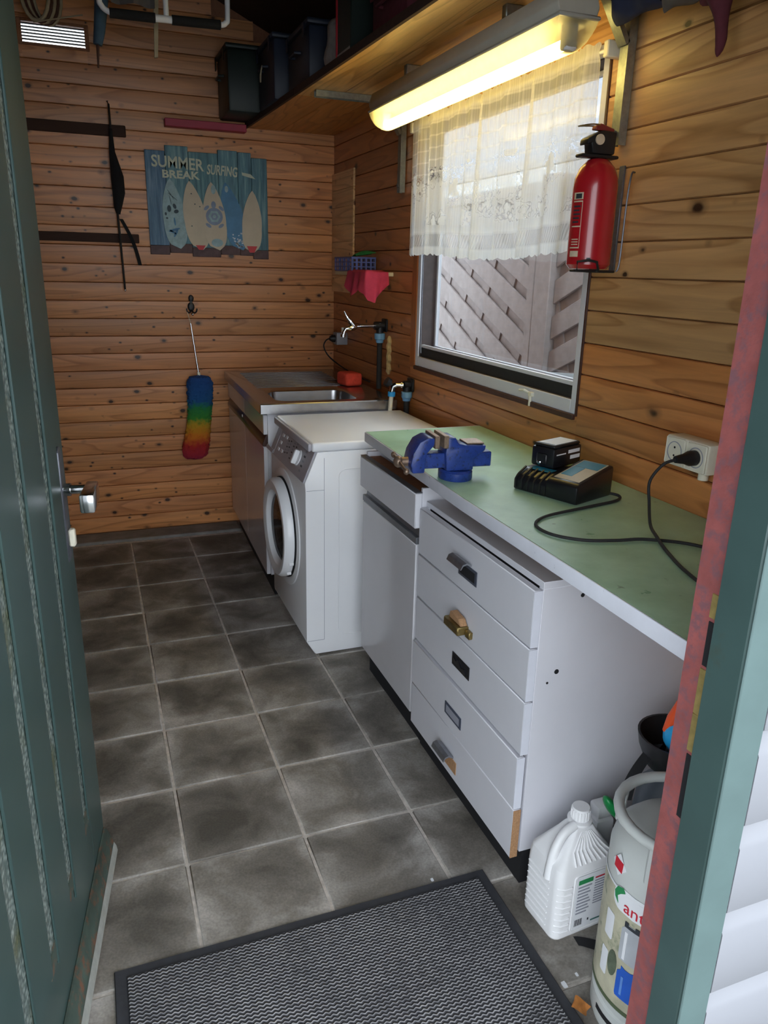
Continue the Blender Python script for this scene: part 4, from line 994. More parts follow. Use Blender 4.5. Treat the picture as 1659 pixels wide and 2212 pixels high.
# ================================================================== ON THE WINDOW WALL
# ---- fire extinguisher on a wire bracket
EX, EY, EZ = 1.096, .120, 1.448
fx = thing('fire_extinguisher', 'red fire extinguisher with black head, hanging beside the window', 'extinguisher', (EX, EY, EZ))
ER = .055
part('cylinder', MB().lathe([(.001, EZ), (ER-.008, EZ), (ER, EZ+.010), (ER, EZ+.190), (ER*.96, EZ+.212), (ER*.80, EZ+.236), (ER*.5, EZ+.254), (.018, EZ+.258), (.001, EZ+.258)], (EX, EY, 0), n=48), RED, fx)
part('collar', MB().box(EX-.058, EX+.050, EY-.016, EY+.016, EZ+.2582, EZ+.2665, .004, 2), BLACK, fx)
hdm = MB().prism([(EX-.030, EZ+.267), (EX+.034, EZ+.267), (EX+.036, EZ+.318), (EX-.004, EZ+.320), (EX-.026, EZ+.310), (EX-.046, EZ+.300), (EX-.047, EZ+.285), (EX-.034, EZ+.290)], 'y', EY-.018, EY+.018, bev=.004, seg=2)
hv_ = part('valve_head', hdm, BLACK, fx)
part('gauge', MB().lathe([(.001, 0), (.012, 0), (.012, .004), (.001, .005)], n=18).rot(PI/2, 'X').move((EX-.014, EY-.0185, EZ+.298)), CREAM, hv_, label='small round pressure gauge')
part('safety_pin', MB().tube(spline([(EX-.064, EY-.002, EZ+.326), (EX-.040, EY-.014, EZ+.330), (EX-.010, EY-.008, EZ+.332), (EX+.004, EY, EZ+.328), (EX-.010, EY+.008, EZ+.331), (EX-.040, EY+.012, EZ+.330), (EX-.064, EY+.002, EZ+.326)], 5), .0018, 6), BRASS, hv_)
part('lever', MB().prism([(EX-.022, EZ+.321), (EX+.034, EZ+.319), (EX+.034, EZ+.326), (EX-.006, EZ+.336), (EX-.020, EZ+.330)], 'y', EY-.009, EY+.009, bev=.002), plain('reddish_lever', (130,40,36), .4, var=.1), hv_)
def curved(cx, cy, r, a0, a1, z0, z1, m, nm, par, n=10, th=.0006):
    mb = MB(); 
    def fn(u, v):
        a = math.radians(a0+(a1-a0)*u); return Vector((cx+r*math.cos(a), cy+r*math.sin(a), z0+(z1-z0)*v))
    n = max(2, int(abs(a1-a0)/6)+1)
    A_ = [[mb.bm.verts.new(fn(i/n, j)) for j in (0, 1)] for i in range(n+1)]
    B_ = []
    r += th
    B_ = [[mb.bm.verts.new(fn(i/n, j)) for j in (0, 1)] for i in range(n+1)]
    for i in range(n):
        mb.bm.faces.new((B_[i][0], B_[i+1][0], B_[i+1][1], B_[i][1])); mb.bm.faces.new((A_[i][0], A_[i][1], A_[i+1][1], A_[i+1][0]))
        for j in (0, 1): mb.bm.faces.new((A_[i][j], A_[i+1][j], B_[i+1][j], B_[i][j]))
    for i in (0, n): mb.bm.faces.new((A_[i][0], A_[i][1], B_[i][1], B_[i][0]))
    return part(nm, mb, m, par)
lr = ER+.0002
EL = curved(EX, EY, lr, 176, 207, EZ+.162, EZ+.178, CREAM, 'label_panel', fx)      # printed panel, mostly round the far side
for (z0, z1) in ((.156, .159), (.098, .101), (.048, .051)): curved(EX, EY, lr, 176, 207, EZ+z0, EZ+z1, CREAM, 'label_line', EL)
curved(EX, EY, lr, 205.5, 207, EZ+.048, EZ+.158, CREAM, 'label_line', EL)
for k in range(5): curved(EX, EY, lr, 178, 198+(k*7) % 5, EZ+.108+k*.009, EZ+.112+k*.009, LABELDARK, 'label_line', EL)
for k in range(3): curved(EX, EY, lr, 180, 202, EZ+.056+k*.006, EZ+.0585+k*.006, CREAM, 'label_line', EL)
curved(EX, EY, lr, 178, 206, EZ+.028, EZ+.042, CREAM, 'label_panel', fx)
curved(EX, EY, lr+.0007, 184, 203, EZ+.164, EZ+.175, LABELDARK, 'label_mark', EL)
curved(EX, EY, lr, 230, 240, EZ+.020, EZ+.026, LABELDARK, 'label_mark', fx)
eb = thing('wire_bracket', 'black and grey wire cradle holding the fire extinguisher', 'bracket', (1.15, EY, EZ-.01))
part('side_wire', MB().tube(spline([(1.186, EY-.03, EZ+.23), (1.168, EY-.042, EZ+.222), (1.160, EY-.046, EZ+.16), (1.158, EY-.046, EZ+.02), (1.152, EY-.044, EZ-.0055)], 6), .0024, 8), GREYMETAL, eb)
part('base_wire', MB().tube([(EX+.052, EY-.040, EZ-.0055), (EX-.040, EY-.058, EZ-.006), (EX-.066, EY-.050, EZ-.005), (EX-.066, EY-.050, EZ+.016), (EX-.040, EY-.0605, EZ+.020), (EX-.020, EY-.066, EZ+.016), (EX-.012, EY-.064, EZ-.004), (EX-.012, EY+.056, EZ-.005), (1.186, EY+.050, EZ-.006)], .0034, 8), BLACK, eb)
part('wall_plate', MB().box(1.1835, 1.1895, EY+.010, EY+.030, EZ-.008, EZ+.25, .001), GREYMETAL, eb)

# ---- shelf with basket, scourer and cloth in the corner
cs = part('corner_shelf', MB().box(1.062, 1.189, 1.715, 2.195, 1.404, 1.422, .002), plain('cream_painted_board', (214,200,160), .5, var=.06, scale=20))
tag(cs, 'small cream board shelf in the corner carrying the basket', 'shelf')
bk = thing('plastic_basket', 'small blue plastic basket with square holes, on the corner shelf', 'basket', (1.12, 2.05, 1.4222))
def lattice_wall(p0, p1, z0, z1, nh, nv, th):
    """wall of bars between two plan points"""
    mb = MB(); p0 = Vector((*p0, 0)); p1 = Vector((*p1, 0)); d = p1-p0; ln = d.length; a = math.atan2(d.y, d.x)
    for k in range(nv+1):
        z = z0+(z1-z0)*k/nv; hgt = .010 if k in (0, nv) else .005
        mb.box(0, ln, -th/2, th/2, max(z0, z-hgt/2), min(z1, z+hgt/2))
    for k in range(nh+1):
        x = ln*k/nh; mb.box(max(0, x-.005), min(ln, x+.005), -th/2+.0002, th/2-.0002, z0, z1)
    mb.rot(a).move(p0); return mb
bx0, bx1, by0, by1 = 1.060, 1.178, 1.925, 2.19
for (p0, p1, nh) in (((bx0, by0), (bx1, by0), 5), ((bx0, by1), (bx1, by1), 5), ((bx0, by0), (bx0, by1), 8), ((bx1, by0), (bx1, by1), 8)):
    part('side', lattice_wall(p0, p1, 1.4225, 1.484, nh, 3, .003), BASKETBLUE, bk)
part('bottom', MB().box(bx0+.002, bx1-.002, by0+.002, by1-.002, 1.4225, 1.425), BASKETBLUE, bk)
part('rim', MB().tube([(bx0, by0, 1.484), (bx1, by0, 1.484), (bx1, by1, 1.484), (bx0, by1, 1.484)], .0032, 6, closed=True), BASKETBLUE, bk)
tag(part('scourer', MB().grid(lambda u, v: Vector((1.085+.100*u, 1.935+.085*v, 1.492+.012*math.sin(PI*u)*math.sin(PI*v)+.014*u+.006*math.sin(5*v))), 10, 8, .016), SPONGEGREEN), 'green scouring pad lying across the blue basket', 'scourer')
# cloth draped over the near end and front edge of the corner shelf
def clothfn():
    mb = MB(); nu, nv = 34, 22
    V = []
    for i in range(nu+1):
        u = i/nu; row = []
        # path along the shelf edge: front edge first, then the near end
        s_ = u*.40
        ex, ey, nx, ny = (1.057, 1.710+(.24-s_), -1, 0) if s_ < .24 else (1.057+(s_-.24)*.62, 1.708, 0, -1)
        if abs(s_-.24) < .02: nx, ny = -.7, -.7
        drop = .055+.058*abs(math.sin(u*PI*1.9+.35))**1.4 + (.02 if .45 < u < .75 else 0)
        for j in range(nv+1):
            v = j/nv
            if v < .25:
                t = v/.25; px_, py_, pz_ = ex-nx*.05*(1-t), ey-ny*.05*(1-t), 1.4265+.004*math.sin(u*9+t*3)
            else:
                t = (v-.25)/.75; wv = .010*math.sin(u*26+t*1.5)*t+.004+.006*t
                px_, py_, pz_ = ex+nx*(.006+wv), ey+ny*(.006+wv), 1.424-drop*t
            row.append(mb.bm.verts.new((px_, py_, pz_)))
        V.append(row)
    for i in range(nu):
        for j in range(nv): mb.bm.faces.new((V[i][j], V[i+1][j], V[i+1][j+1], V[i][j+1]))
    bmesh.ops.solidify(mb.bm, geom=list(mb.bm.faces), thickness=.002)
    return mb
tag(part('cleaning_cloth', clothfn(), CLOTHRED, smooth=80), 'raspberry red cleaning cloth draped over the end of the corner shelf', 'cloth')

# ---- sink tap on a black water pipe
ty = 1.80
tp = thing('wall_tap', 'chrome lever tap with a black elbow fitting, on a black pipe above the sink', 'tap', (1.16, ty, .90))
part('pipe', MB().cyl((1.160, ty, .890), (1.160, ty, 1.105), .0125, n=14), BLACKRUBBER, tp)
part('collar', MB().lathe([(.001, 1.105), (.017, 1.105), (.019, 1.118), (.025, 1.122), (.025, 1.148), (.016, 1.150), (.001, 1.150)], (1.160, ty, 0), n=18), BLUEFIT, tp, label='pale blue pipe collar')
part('elbow', MB().cyl((1.160, ty, 1.1502), (1.160, ty, 1.195), .018, n=14).cyl((1.188, ty, 1.183), (1.133, ty, 1.183), .019, n=14).box(1.178, 1.189, ty-.032, ty+.032, 1.155, 1.214, .004), BLACK, tp)
part('spout_arm', MB().cyl((1.1328, ty, 1.183), (1.060, ty, 1.181), .0075, n=12).cyl((1.060, ty, 1.181), (1.046, ty, 1.180), .0045, n=10), CHROME, tp)
part('body', MB().tube([(1.046, ty, 1.180), (1.030, ty, 1.176), (1.012, ty, 1.172), (.992, ty, 1.170)], [.009, .015, .014, .009], 12).tube([(.994, ty, 1.170), (.984, ty, 1.155), (.980, ty, 1.132)], [.009, .0085, .0085], 12).cyl((.980, ty, 1.146), (.980, ty, 1.134), .0135, n=12), CHROME, tp)
part('lever', MB().tube(spline([(1.034, ty, 1.180), (1.012, ty, 1.205), (.998, ty, 1.222), (.984, ty, 1.248)], 4), [.012]*5+[.008]*4+[.0045]*4, 10), CHROME, tp)
fo = part('filler_foam', MB().tube([(1.184, 1.735+.006*math.sin(k*2.1), .965+k*.0135) for k in range(14)], [.006]+[.0125+.002*math.sin(k*1.7) for k in range(12)]+[.005], 8), FOAM)
tag(fo, 'ragged strip of beige filler foam on the wall beside the black pipe', 'filler strip')
# ---- washing machine tap
ty2 = 1.482
t2 = thing('appliance_tap', 'washing machine tap with blue nut and beige hose, behind the washing machine', 'tap', (1.15, ty2, .84))
part('pipe', MB().cyl((1.166, ty2-.018, .60), (1.166, ty2-.018, .885), .0125, n=14), BLACKRUBBER, t2)
part('collar', MB().lathe([(.001, .886), (.017, .886), (.019, .898), (.024, .902), (.024, .925), (.016, .927), (.001, .927)], (1.166, ty2-.018, 0), n=18), BLUEFIT, t2, label='pale blue pipe collar')
part('elbow', MB().cyl((1.166, ty2-.018, .9272), (1.166, ty2-.018, .968), .018, n=14).cyl((1.188, ty2-.018, .955), (1.150, ty2-.018, .955), .019, n=14).box(1.178, 1.189, ty2-.050, ty2+.014, .926, .985, .004), BLACK, t2)
part('body', MB().cyl((1.150, ty2-.016, .955), (1.118, ty2-.004, .955), .010, n=12).cyl((1.146, ty2-.017, .955), (1.140, ty2-.014, .955), .015, n=12).tube([(1.122, ty2-.006, .955), (1.108, ty2, .948), (1.102, ty2, .925)], [.014, .014, .011], 12), CHROME, t2)
part('hand_wheel', MB().cyl((1.092, ty2+.002, .962), (1.076, ty2+.002, .972), .020, n=12).cyl((1.106, ty2, .953), (1.092, ty2+.002, .962), .008, n=10), BLACK, t2)
part('nut', MB().cyl((1.102, ty2, .9248), (1.101, ty2, .905), .0165, n=12), BLUEBRIGHT, t2, label='bright blue hose nut')
part('hose', MB().tube(spline([(1.101, ty2, .9048), (1.098, ty2, .87), (1.094, ty2-.002, .80), (1.10, ty2, .70)], 4), .0095, 12), CREAMPLASTIC, t2, label='beige hose')
# ---- corner socket with cable
s2 = thing('corner_socket', 'grey wall socket with a black plug and cable, above the sink corner', 'socket', (1.16, 2.405, 1.04))
part('housing', MB().box(1.128, 1.1895, 2.372, 2.440, 1.040, 1.104, .004, 2), SOCKETGREY, s2)
part('conduit_stub', MB().cyl((1.172, 2.406, 1.1042), (1.172, 2.406, 1.13), .008, n=10), CREAMPLASTIC, s2)
cb = thing('sink_cable', 'black cable hanging from the corner socket down towards the sink', 'cord', (1.1, 2.4, .9))
part('plug', MB().lathe([(.001, 1.1275), (.020, 1.1275), (.019, 1.112), (.011, 1.098), (.001, 1.097)], (0, 2.406, 1.072), 'x', 16), BLACK, cb)
part('cable', MB().tube(spline([(1.097, 2.406, 1.072), (1.076, 2.404, 1.060), (1.064, 2.40, 1.030), (1.082, 2.38, .985), (1.12, 2.33, .945), (1.155, 2.22, .915), (1.17, 2.05, .900), (1.172, 1.96, .899)], 6), .0036, 8), BLACKRUBBER, cb)
# ---- orange sponge block on the sink
sg = part('sponge_block', MB().box(-.045, .045, -.055, .055, 0, .062, .014, 3).rot(.15).move((1.062, 1.95, .8895)), ORANGESPONGE)
tag(sg, 'orange-red sponge block on the steel sink top', 'sponge')

# ================================================================== ON THE BACK WALL
# ---- weathered surf sign
sx0, sx1, sz0, sz1 = .215, .822, 1.480, 1.972
sn = thing('surf_sign', 'weathered blue wooden sign with five painted surfboards, on the back wall', 'sign', ((sx0+sx1)/2, YB, sz0))
yb = YB-.0005
edges = [0, .16, .345, .585, .75, .865, 1.0]
tops = [-.008, .022, .002, .010, .0, -.022]; tops = [-.006, .020, -.002, .016, .012, -.010]
bots = [.0, .010, -.006, .008, .006, -.010]
tints = [(1.0, .86, 1.05), (1.2, 1.12, 1.05), (1.1, 1.08, .98), (1.25, 1.18, 1.1), (1.2, 1.16, 1.1), (.95, .95, .92)]
for k in range(6):
    a, b = sx0+(sx1-sx0)*edges[k]+.0006, sx0+(sx1-sx0)*edges[k+1]-.0006
    zb, zt = sz0+bots[k], sz1+tops[k]
    brd = part('board', MB().box(a, b, yb-.014-.001*(k % 2), yb, zb+.045, zt, .002), SIGNBLUE, sn); brd.color = (*tints[k], 1)
    part('board_foot', MB().box(a, b, yb-.0138-.001*(k % 2), yb, zb, zb+.0448, .002), SIGNBROWN, brd)
def surf(cx, zb, zt, wid, lean, m, d, wmax=.52):
    P = []; n = 16
    for sgn in (1, -1):
        rng = range(n+1) if sgn == 1 else range(n-1, 0, -1)
        for i in rng:
            t = i/n
            wdt = wid*(math.sin(PI*t**.85)**.72)*(1 if t > .04 else .7) + (.012 if t < .12 else .012*max(0, 1-(t-.12)*4))
            if t == 1: wdt = 0
            P.append((cx+lean*t+sgn*wdt, zb+(zt-zb)*t))
    return part('surfboard', MB().prism(P, 'y', yb-.016-d-.004, yb-.016-d), m, sn)
def dot(par, x, z, rx, rz, d, m, nm='print_spot', ang=0, n=14):
    P = [(x+rx*math.cos(2*PI*k/n)*math.cos(ang)-rz*math.sin(2*PI*k/n)*math.sin(ang), z+rx*math.cos(2*PI*k/n)*math.sin(ang)+rz*math.sin(2*PI*k/n)*math.cos(ang)) for k in range(n)]
    return part(nm, MB().prism(P, 'y', yb-.016-d-.0046, yb-.016-d-.0041), m, par)
b1 = surf(.354, 1.510, 1.842, .056, -.027, BOARDPALE, .0)
for (x, z, r1, r2, a) in ((.318, 1.70, .010, .016, 0), (.345, 1.712, .008, .013, .4), (.352, 1.688, .012, .009, .3), (.300, 1.675, .005, .008, 0), (.305, 1.655, .006, .004, 0)): dot(b1, x, z, r1, r2, 0, BOARDDARK, ang=a)
for (x, z, r1, r2, a) in ((.338, 1.60, .030, .006, .3), (.345, 1.585, .006, .022, -.5), (.330, 1.590, .020, .005, -.5), (.342, 1.64, .004, .02, .1)): dot(b1, x, z, r1, r2, 0, BOARDBLUE, ang=a)
for (x, z, r1, r2, a) in ((.33, 1.765, .0015, .03, .6), (.338, 1.757, .0015, .03, .9), (.326, 1.74, .0015, .022, .2)): dot(b1, x, z, r1, r2, 0, BOARDDARK, ang=a)
b2 = surf(.466, 1.508, 1.836, .058, -.044, BOARDCREAM, .0012); part('red_tip', MB().prism([(.455, 1.508), (.477, 1.508), (.490, 1.530), (.440, 1.530)], 'y', yb-.016-.0059, yb-.016-.0053), BOARDRED, b2)
for (x, z) in ((.446, 1.727), (.470, 1.716), (.426, 1.622), (.43, 1.775)): dot(b2, x, z, .003, .003, .0012, BOARDDARK)
b3 = surf(.552, 1.508, 1.836, .058, -.022, BOARDCREAM, .0024)
dot(b3, 0.541, 1.672, .043, .042, .0024, BOARDLILAC, 'turtle_shell', n=20)
dot(b3, 0.539, 1.728, .012, .017, .0025, BOARDLILAC); 
for (x, z, a) in ((.503, 1.712, .7), (.578, 1.712, -.7), (.510, 1.628, -.6), (.574, 1.628, .6)): dot(b3, x, z, .016, .008, .0025, BOARDLILAC, ang=a)
dot(b3, 0.541, 1.672, .031, .030, .0031, BOARDPALE, 'turtle_shell', n=6); dot(b3, 0.541, 1.672, .019, .019, .0037, BOARDLILAC, 'turtle_shell', n=6); dot(b3, 0.541, 1.672, .009, .009, .0043, BOARDPALE, 'turtle_shell', n=6)
dot(b3, 0.541, 1.800, .012, .022, .0024, BOARDPALE); dot(b3, 0.551, 1.545, .030, .020, .0024, BOARDPALE)
b4 = surf(.673, 1.512, 1.838, .058, -.071, BOARDBLUE, .0006)
dot(b4, .608, 1.806, .009, .016, .0006, BOARDPALE)
random.seed(11)
for k in range(26):
    t = random.uniform(.05, .26); dot(b4, .673-.071*t+random.uniform(-.035, .035)*min(1, t*5), 1.512+.326*t, random.uniform(.003, .009), random.uniform(.002, .0045), .0006, BOARDWHITE, ang=random.uniform(-1, 1), n=7)
b5 = surf(.731, 1.502, 1.806, .052, .009, BOARDCREAM, .0018); part('red_tip', MB().prism([(.718, 1.502), (.744, 1.502), (.760, 1.534), (.704, 1.534)], 'y', yb-.016-.0065, yb-.016-.0059), BOARDRED, b5)
def text_mesh(txt, size, fn, mat, name, parent, extr=.0006, bold=0):
    cu_ = bpy.data.curves.new('lettering', 'FONT'); cu_.body = txt; cu_.size = size; cu_.extrude = extr; cu_.resolution_u = 3; cu_.offset = bold
    o_ = bpy.data.objects.new('lettering_tmp', cu_); COL.objects.link(o_)
    bpy.context.view_layer.update()
    me = bpy.data.meshes.new_from_object(o_.evaluated_get(bpy.context.evaluated_depsgraph_get()))
    bpy.data.objects.remove(o_); bpy.data.curves.remove(cu_)
    mb = MB(); mb.bm.from_mesh(me); bpy.data.meshes.remove(me)
    xs = [v.co.x for v in mb.bm.verts]; w_ = max(xs)
    bmesh.ops.triangulate(mb.bm, faces=[f for f in mb.bm.faces if len(f.verts) > 4])
    for v in mb.bm.verts: v.co = fn(v.co.x, v.co.y, v.co.z, w_)
    return part(name, mb, mat, parent)
def signtext(txt, x0, x1, zb0, h, bend, shear=0):
    return text_mesh(txt, h*1.38, lambda x, y, z, w_: Vector((x0+(x1-x0)*x/w_+shear*y, yb-.0168-.0008-z, zb0+y-bend*(x/w_)**2)), SIGNTEXT, 'lettering', sn, .0006, .0016)
signtext('SUMMER', .245, .500, 1.892, .054, .008)
signtext('BREAK', .292, .478, 1.844, .036, .000)
signtext('SURFING', .512, .665, 1.872, .046, .006, .12)
part('arrow', MB().prism([(.690, 1.890), (.735, 1.884), (.760, 1.862), (.735, 1.866), (.692, 1.876)], 'y', yb-.0178, yb-.0166), SIGNTEXT, sn)

# ---- furled black umbrella hanging on the wall
um = thing('furled_umbrella', 'furled black umbrella with a carrying strap, hanging on the back wall', 'umbrella', (.065, YB-.03, 2.15))
uy = YB-.045
part('shaft', MB().tube([(.066, uy, 2.146), (.068, uy, 1.70), (.076, uy, 1.31)], [.005, .006, .005], 8), BLACK, um)
part('canopy', MB().tube([(.066, uy, 2.04), (.065, uy, 1.94), (.080, uy, 1.83), (.082, uy, 1.76), (.072, uy, 1.69), (.072, uy, 1.665)], [.007, .014, .030, .029, .018, .010], 12), BLACKFAB, um)
part('strap', MB().grid(lambda u, v: Vector((.082+.075*u+.012*math.sin(PI*u)+(v-.5)*.018, uy-.004-.004*math.sin(6*u), 1.64-.215*u)), 12, 2, .002), BLACKFAB, um)
part('loose_fold', MB().grid(lambda u, v: Vector((.050+.02*u+.012*v, uy-.016, 1.78-.12*u)), 6, 2, .002), BLACKFAB, um)
part('tip', MB().ell((.0763, uy, 1.304), (.006, .006, .007), 10, 8), CHROME, um)
part('hanging_loop', MB().tube([(.066, uy, 2.146), (.060, uy+.02, 2.16), (.066, YB-.001, 2.165)], .002, 6), BLACKFAB, um)

# ---- hook and rainbow duster
hk = thing('coat_hook', 'dark metal double coat hook on the back wall holding the duster', 'hook', (.402, YB, 1.22))
part('plate', MB().ell((.404, YB-.006, 1.265), (.014, .0055, .018), 12, 8).ell((.402, YB-.006, 1.222), (.018, .0055, .024), 12, 8).box(.396, .410, YB-.009, YB-.001, 1.225, 1.262, .002), BLACK, hk)
for s_ in (-1, 1): part('prong', MB().tube(spline([(.402, YB-.010, 1.205), (.402+s_*.012, YB-.026, 1.192), (.402+s_*.024, YB-.032, 1.200), (.402+s_*.027, YB-.032, 1.215)], 4), .0038, 8), BLACK, hk)
part('knob', MB().ell((.405, YB-.032, 1.186), (.008, .008, .008), 10, 8), CHROME, hk)
ds = thing('rainbow_duster', 'fluffy rainbow coloured duster with a metal handle, hanging from the coat hook', 'duster', (.39, YB-.04, .41))
part('loop', MB().tube(spline([(.378, YB-.034, 1.196), (.384, YB-.036, 1.17), (.391, YB-.038, 1.14)], 4), .0018, 6), CREAMPLASTIC, ds)
part('handle', MB().tube([(.391, YB-.038, 1.140), (.418, YB-.046, .880)], .005, 10), CHROME, ds)
part('ferrule', MB().cyl((.4175, YB-.046, .885), (.420, YB-.046, .868), .009, n=10), CREAMPLASTIC, ds)
def dust():
    mb = MB(); random.seed(5)
    prof = [(.003, .868), (.05, .862), (.068, .835), (.069, .77), (.064, .70), (.062, .64), (.066, .58), (.069, .52), (.070, .47), (.064, .432), (.045, .415), (.003, .410)]
    rings = []; n = 40
    zz = [.868-(.868-.410)*k/60 for k in range(61)]
    def rad(z):
        for (r0, z0), (r1, z1) in zip(prof, prof[1:]):
            if z1 <= z <= z0: return r0+(r1-r0)*(z0-z)/max(1e-6, z0-z1)
        return .003
    for z in zz:
        cx = .420 - .040*((.868-z)/.458)**1.2 + .008*math.sin((.868-z)*9)
        r = rad(z)
        rings.append([mb.bm.verts.new((cx+r*math.cos(2*PI*k/n)*random.uniform(.90, 1.08), YB-.052+.62*r*math.sin(2*PI*k/n)*random.uniform(.90, 1.06), z+random.uniform(-.004, .004))) for k in range(n)])
    for A_, B_ in zip(rings, rings[1:]):
        for k in range(n): mb.bm.faces.new((A_[k], A_[(k+1) % n], B_[(k+1) % n], B_[k]))
    mb.bm.faces.new(rings[0]); mb.bm.faces.new(rings[-1][::-1])
    return mb
part('duster_head', dust(), DUSTER, ds, label='rainbow fibre head from blue to red', smooth=20)
tag(part('red_strip', MB().box(.318, .715, YB-.055, YB-.0005, 2.072, 2.108, .003), PINKRED), 'pinkish red strip on the back wall beside the end of the shelf', 'strip')

# ================================================================== ON THE FLOOR
# ---- door mat
dm = thing('door_mat', 'grey ribbed door mat with a black rubber border, inside the doorway', 'mat', (.255, -.56, 0))
mx0, mx1, my0, my1 = -.184, .692, -.860, -.265
part('border', MB().box(mx0, mx1, my0, my1, .0015, .006, .002), plain('black_mat_rubber', (56,57,62), .8, var=.15, scale=40), dm, label='black rubber border')
part('pile', MB().box(mx0+.026, mx1-.026, my0+.026, my1-.026, .0062, .0105, .001), MATPILE, dm, label='grey wavy ribbed pile')
# ---- white jerrycan
jx, jy = .815, -.448
jg = thing('plastic_jug', 'large white ribbed plastic jug with screw cap and printed label, beside the drawer unit', 'jug', (jx, jy, 0), math.radians(4), local=True)
def jugbody():
    mb = MB(); bm = mb.bm; n = 5
    hw, hd = .082, .062
    levels = [(.0, .93, .90), (.010, 1, 1), (.060, 1, 1), (.150, 1, 1), (.175, .985, .98), (.190, .95, .94), (.215, .72, .70), (.240, .46, .47), (.255, .33, .36), (.260, .26, .30)]
    Ls = []
    for z, fx_, fy_ in levels:
        cx = 0 if z < .2 else .010*(z-.19)/.07
        Ls.append([bm.verts.new((p[0]*fx_+cx, p[1]*fy_, z)) for p in rrect(-hw, hw, -hd, hd, .020, n)])
    for A_, B_ in zip(Ls, Ls[1:]):
        m = len(A_)
        for k in range(m): bm.faces.new((A_[k], A_[(k+1) % m], B_[(k+1) % m], B_[k]))
    bm.faces.new(Ls[0][::-1]); bm.faces.new(Ls[-1])
    return mb
jb = part('body', jugbody(), WHITEPLASTIC, jg, smooth=28)
part('neck', MB().lathe([(.001, .2585), (.024, .2585), (.028, .263), (.028, .268), (.022, .270), (.001, .270)], (.010, 0, 0), n=24), WHITEPLASTIC, jg)
cp = MB().lathe([(.001, .2702), (.0205, .2702), (.0205, .296), (.019, .299), (.001, .299)], (.010, 0, 0), n=28)
capo = part('cap', cp, WHITEPLASTIC, jg)
for k in range(20):
    a = 2*PI*k/20; part('cap_rib', MB().cyl((.010+.0205*math.cos(a), .0205*math.sin(a), .272), (.010+.0205*math.cos(a), .0205*math.sin(a), .294), .0014, n=5), WHITEPLASTIC, capo)
part('handle', MB().tube(spline([(-.012, -.010, .262), (-.040, -.012, .252), (-.064, -.016, .222), (-.074, -.018, .185), (-.078, -.018, .150)], 5), [.011]*21, 10), WHITEPLASTIC, jg)
for k in range(9):
    x = -.030+k*.010; t = (k-4)/4
    part('shoulder_rib', MB().tube([(.010+t*.012, -.0235, .250), (.006+t*.040, -.0425, .220), (x*1.35+.004, -.0575, .195)], .0022, 6), WHITEPLASTIC, jb)
for k in range(8):
    z = .028+k*.017
    part('grip_rib', MB().tube([(-.078, -.052, z), (-.066, -.0612, z), (-.046, -.0632, z)], .0030, 6), WHITEPLASTIC, jb)
    part('grip_rib', MB().tube([(-.0826, .048, z), (-.0826, -.030, z)], .0018, 6), WHITEPLASTIC, jb)
part('edge_bead', MB().tube([(p[0], -.0622, p[1]) for p in rrect(-.038, .078, .018, .172, .010, 3)], .0018, 6, closed=True), WHITEPLASTIC, jb)
lbj = part('label', MB().box(-.034, .074, -.0630, -.0622, .022, .168), LABELWHITE, jb, label='white printed label')
def lmark(x0, x1, z0, z1, m): part('label_print', MB().box(x0, x1, -.0634, -.06305, z0, z1), m, lbj)
lmark(-.028, .012, .146, .158, LABELGREEN); lmark(.018, .072, .150, .154, LABELRED)
for k in range(9): lmark(-.028, .010-(k*3 % 5)*.002, .136-k*.009, .140-k*.009, LABELGREY)
for k in range(10): lmark(.018, .070-(k*2 % 7)*.002, .142-k*.007, .145-k*.007, LABELGREY)
for k in range(7): lmark(-.028+k*.0032, -.0265+k*.0032+(k % 2)*.0006, .030, .048, LABELDARK)
lmark(.008, .012, .036, .042, LABELDARK); lmark(.018, .070, .030, .034, plain('print_teal_green', (54,110,104), .5)); lmark(.050, .072, .052, .060, LABELDARK)
# ---- spray bottle behind the jug
sb = thing('spray_bottle', 'white bottle with a green trigger top, half hidden behind the white jug', 'bottle', (.945, -.405, 0))
part('bottle', MB().box(.903, .955, -.415, -.365, 0, .205, .008, 2).box(.909, .949, -.409, -.371, .2052, .238, .006, 2), WHITEPLASTIC, sb)
gcap = MB().ell((0, 0, 0), (.013, .022, .042), 18, 14).rot(-.6, 'Y').move((.926, -.432, .256))
part('green_cap', gcap, GREENCAP, sb, label='glossy green cap')
# ---- gas cylinder
gx, gy, gr_ = .837, -.718, .119
gc = thing('gas_cylinder', 'pale grey gas cylinder with ring handle and printed sleeve, behind the door jamb', 'gas cylinder', (gx, gy, 0))
part('body', MB().lathe([(.001, .030), (.070, .032), (gr_-.006, .060), (gr_, .085), (gr_, .398), (gr_-.006, .424), (gr_-.030, .450), (.06, .464), (.03, .468), (.001, .468)], (gx, gy, 0), n=64), CYLGREY, gc)
part('foot_ring', MB().lathe([(.104, 0), (gr_-.004, 0), (gr_-.001, .010), (gr_-.001, .058), (gr_-.006, .062), (.104, .055)], (gx, gy, 0), n=64), CYLGREY, gc)
curved(gx, gy, gr_-.0008, 168, 215, .030, .042, DARKVOID, 'foot_slot', gc)
rg = [(gx+.113*math.cos(2*PI*k/28), gy+.113*math.sin(2*PI*k/28), .482) for k in range(28)]
part('ring_handle', MB().tube(rg, .0105, 10, closed=True), CYLGREY, gc)
for a in (25, 115, 205, 295):
    a = math.radians(a); part('handle_leg', MB().tube([(gx+.113*math.cos(a), gy+.113*math.sin(a), .480), (gx+.116*math.cos(a), gy+.116*math.sin(a), .45), (gx+.117*math.cos(a), gy+.117*math.sin(a), .405)], .0085, 8), CYLGREY, gc)
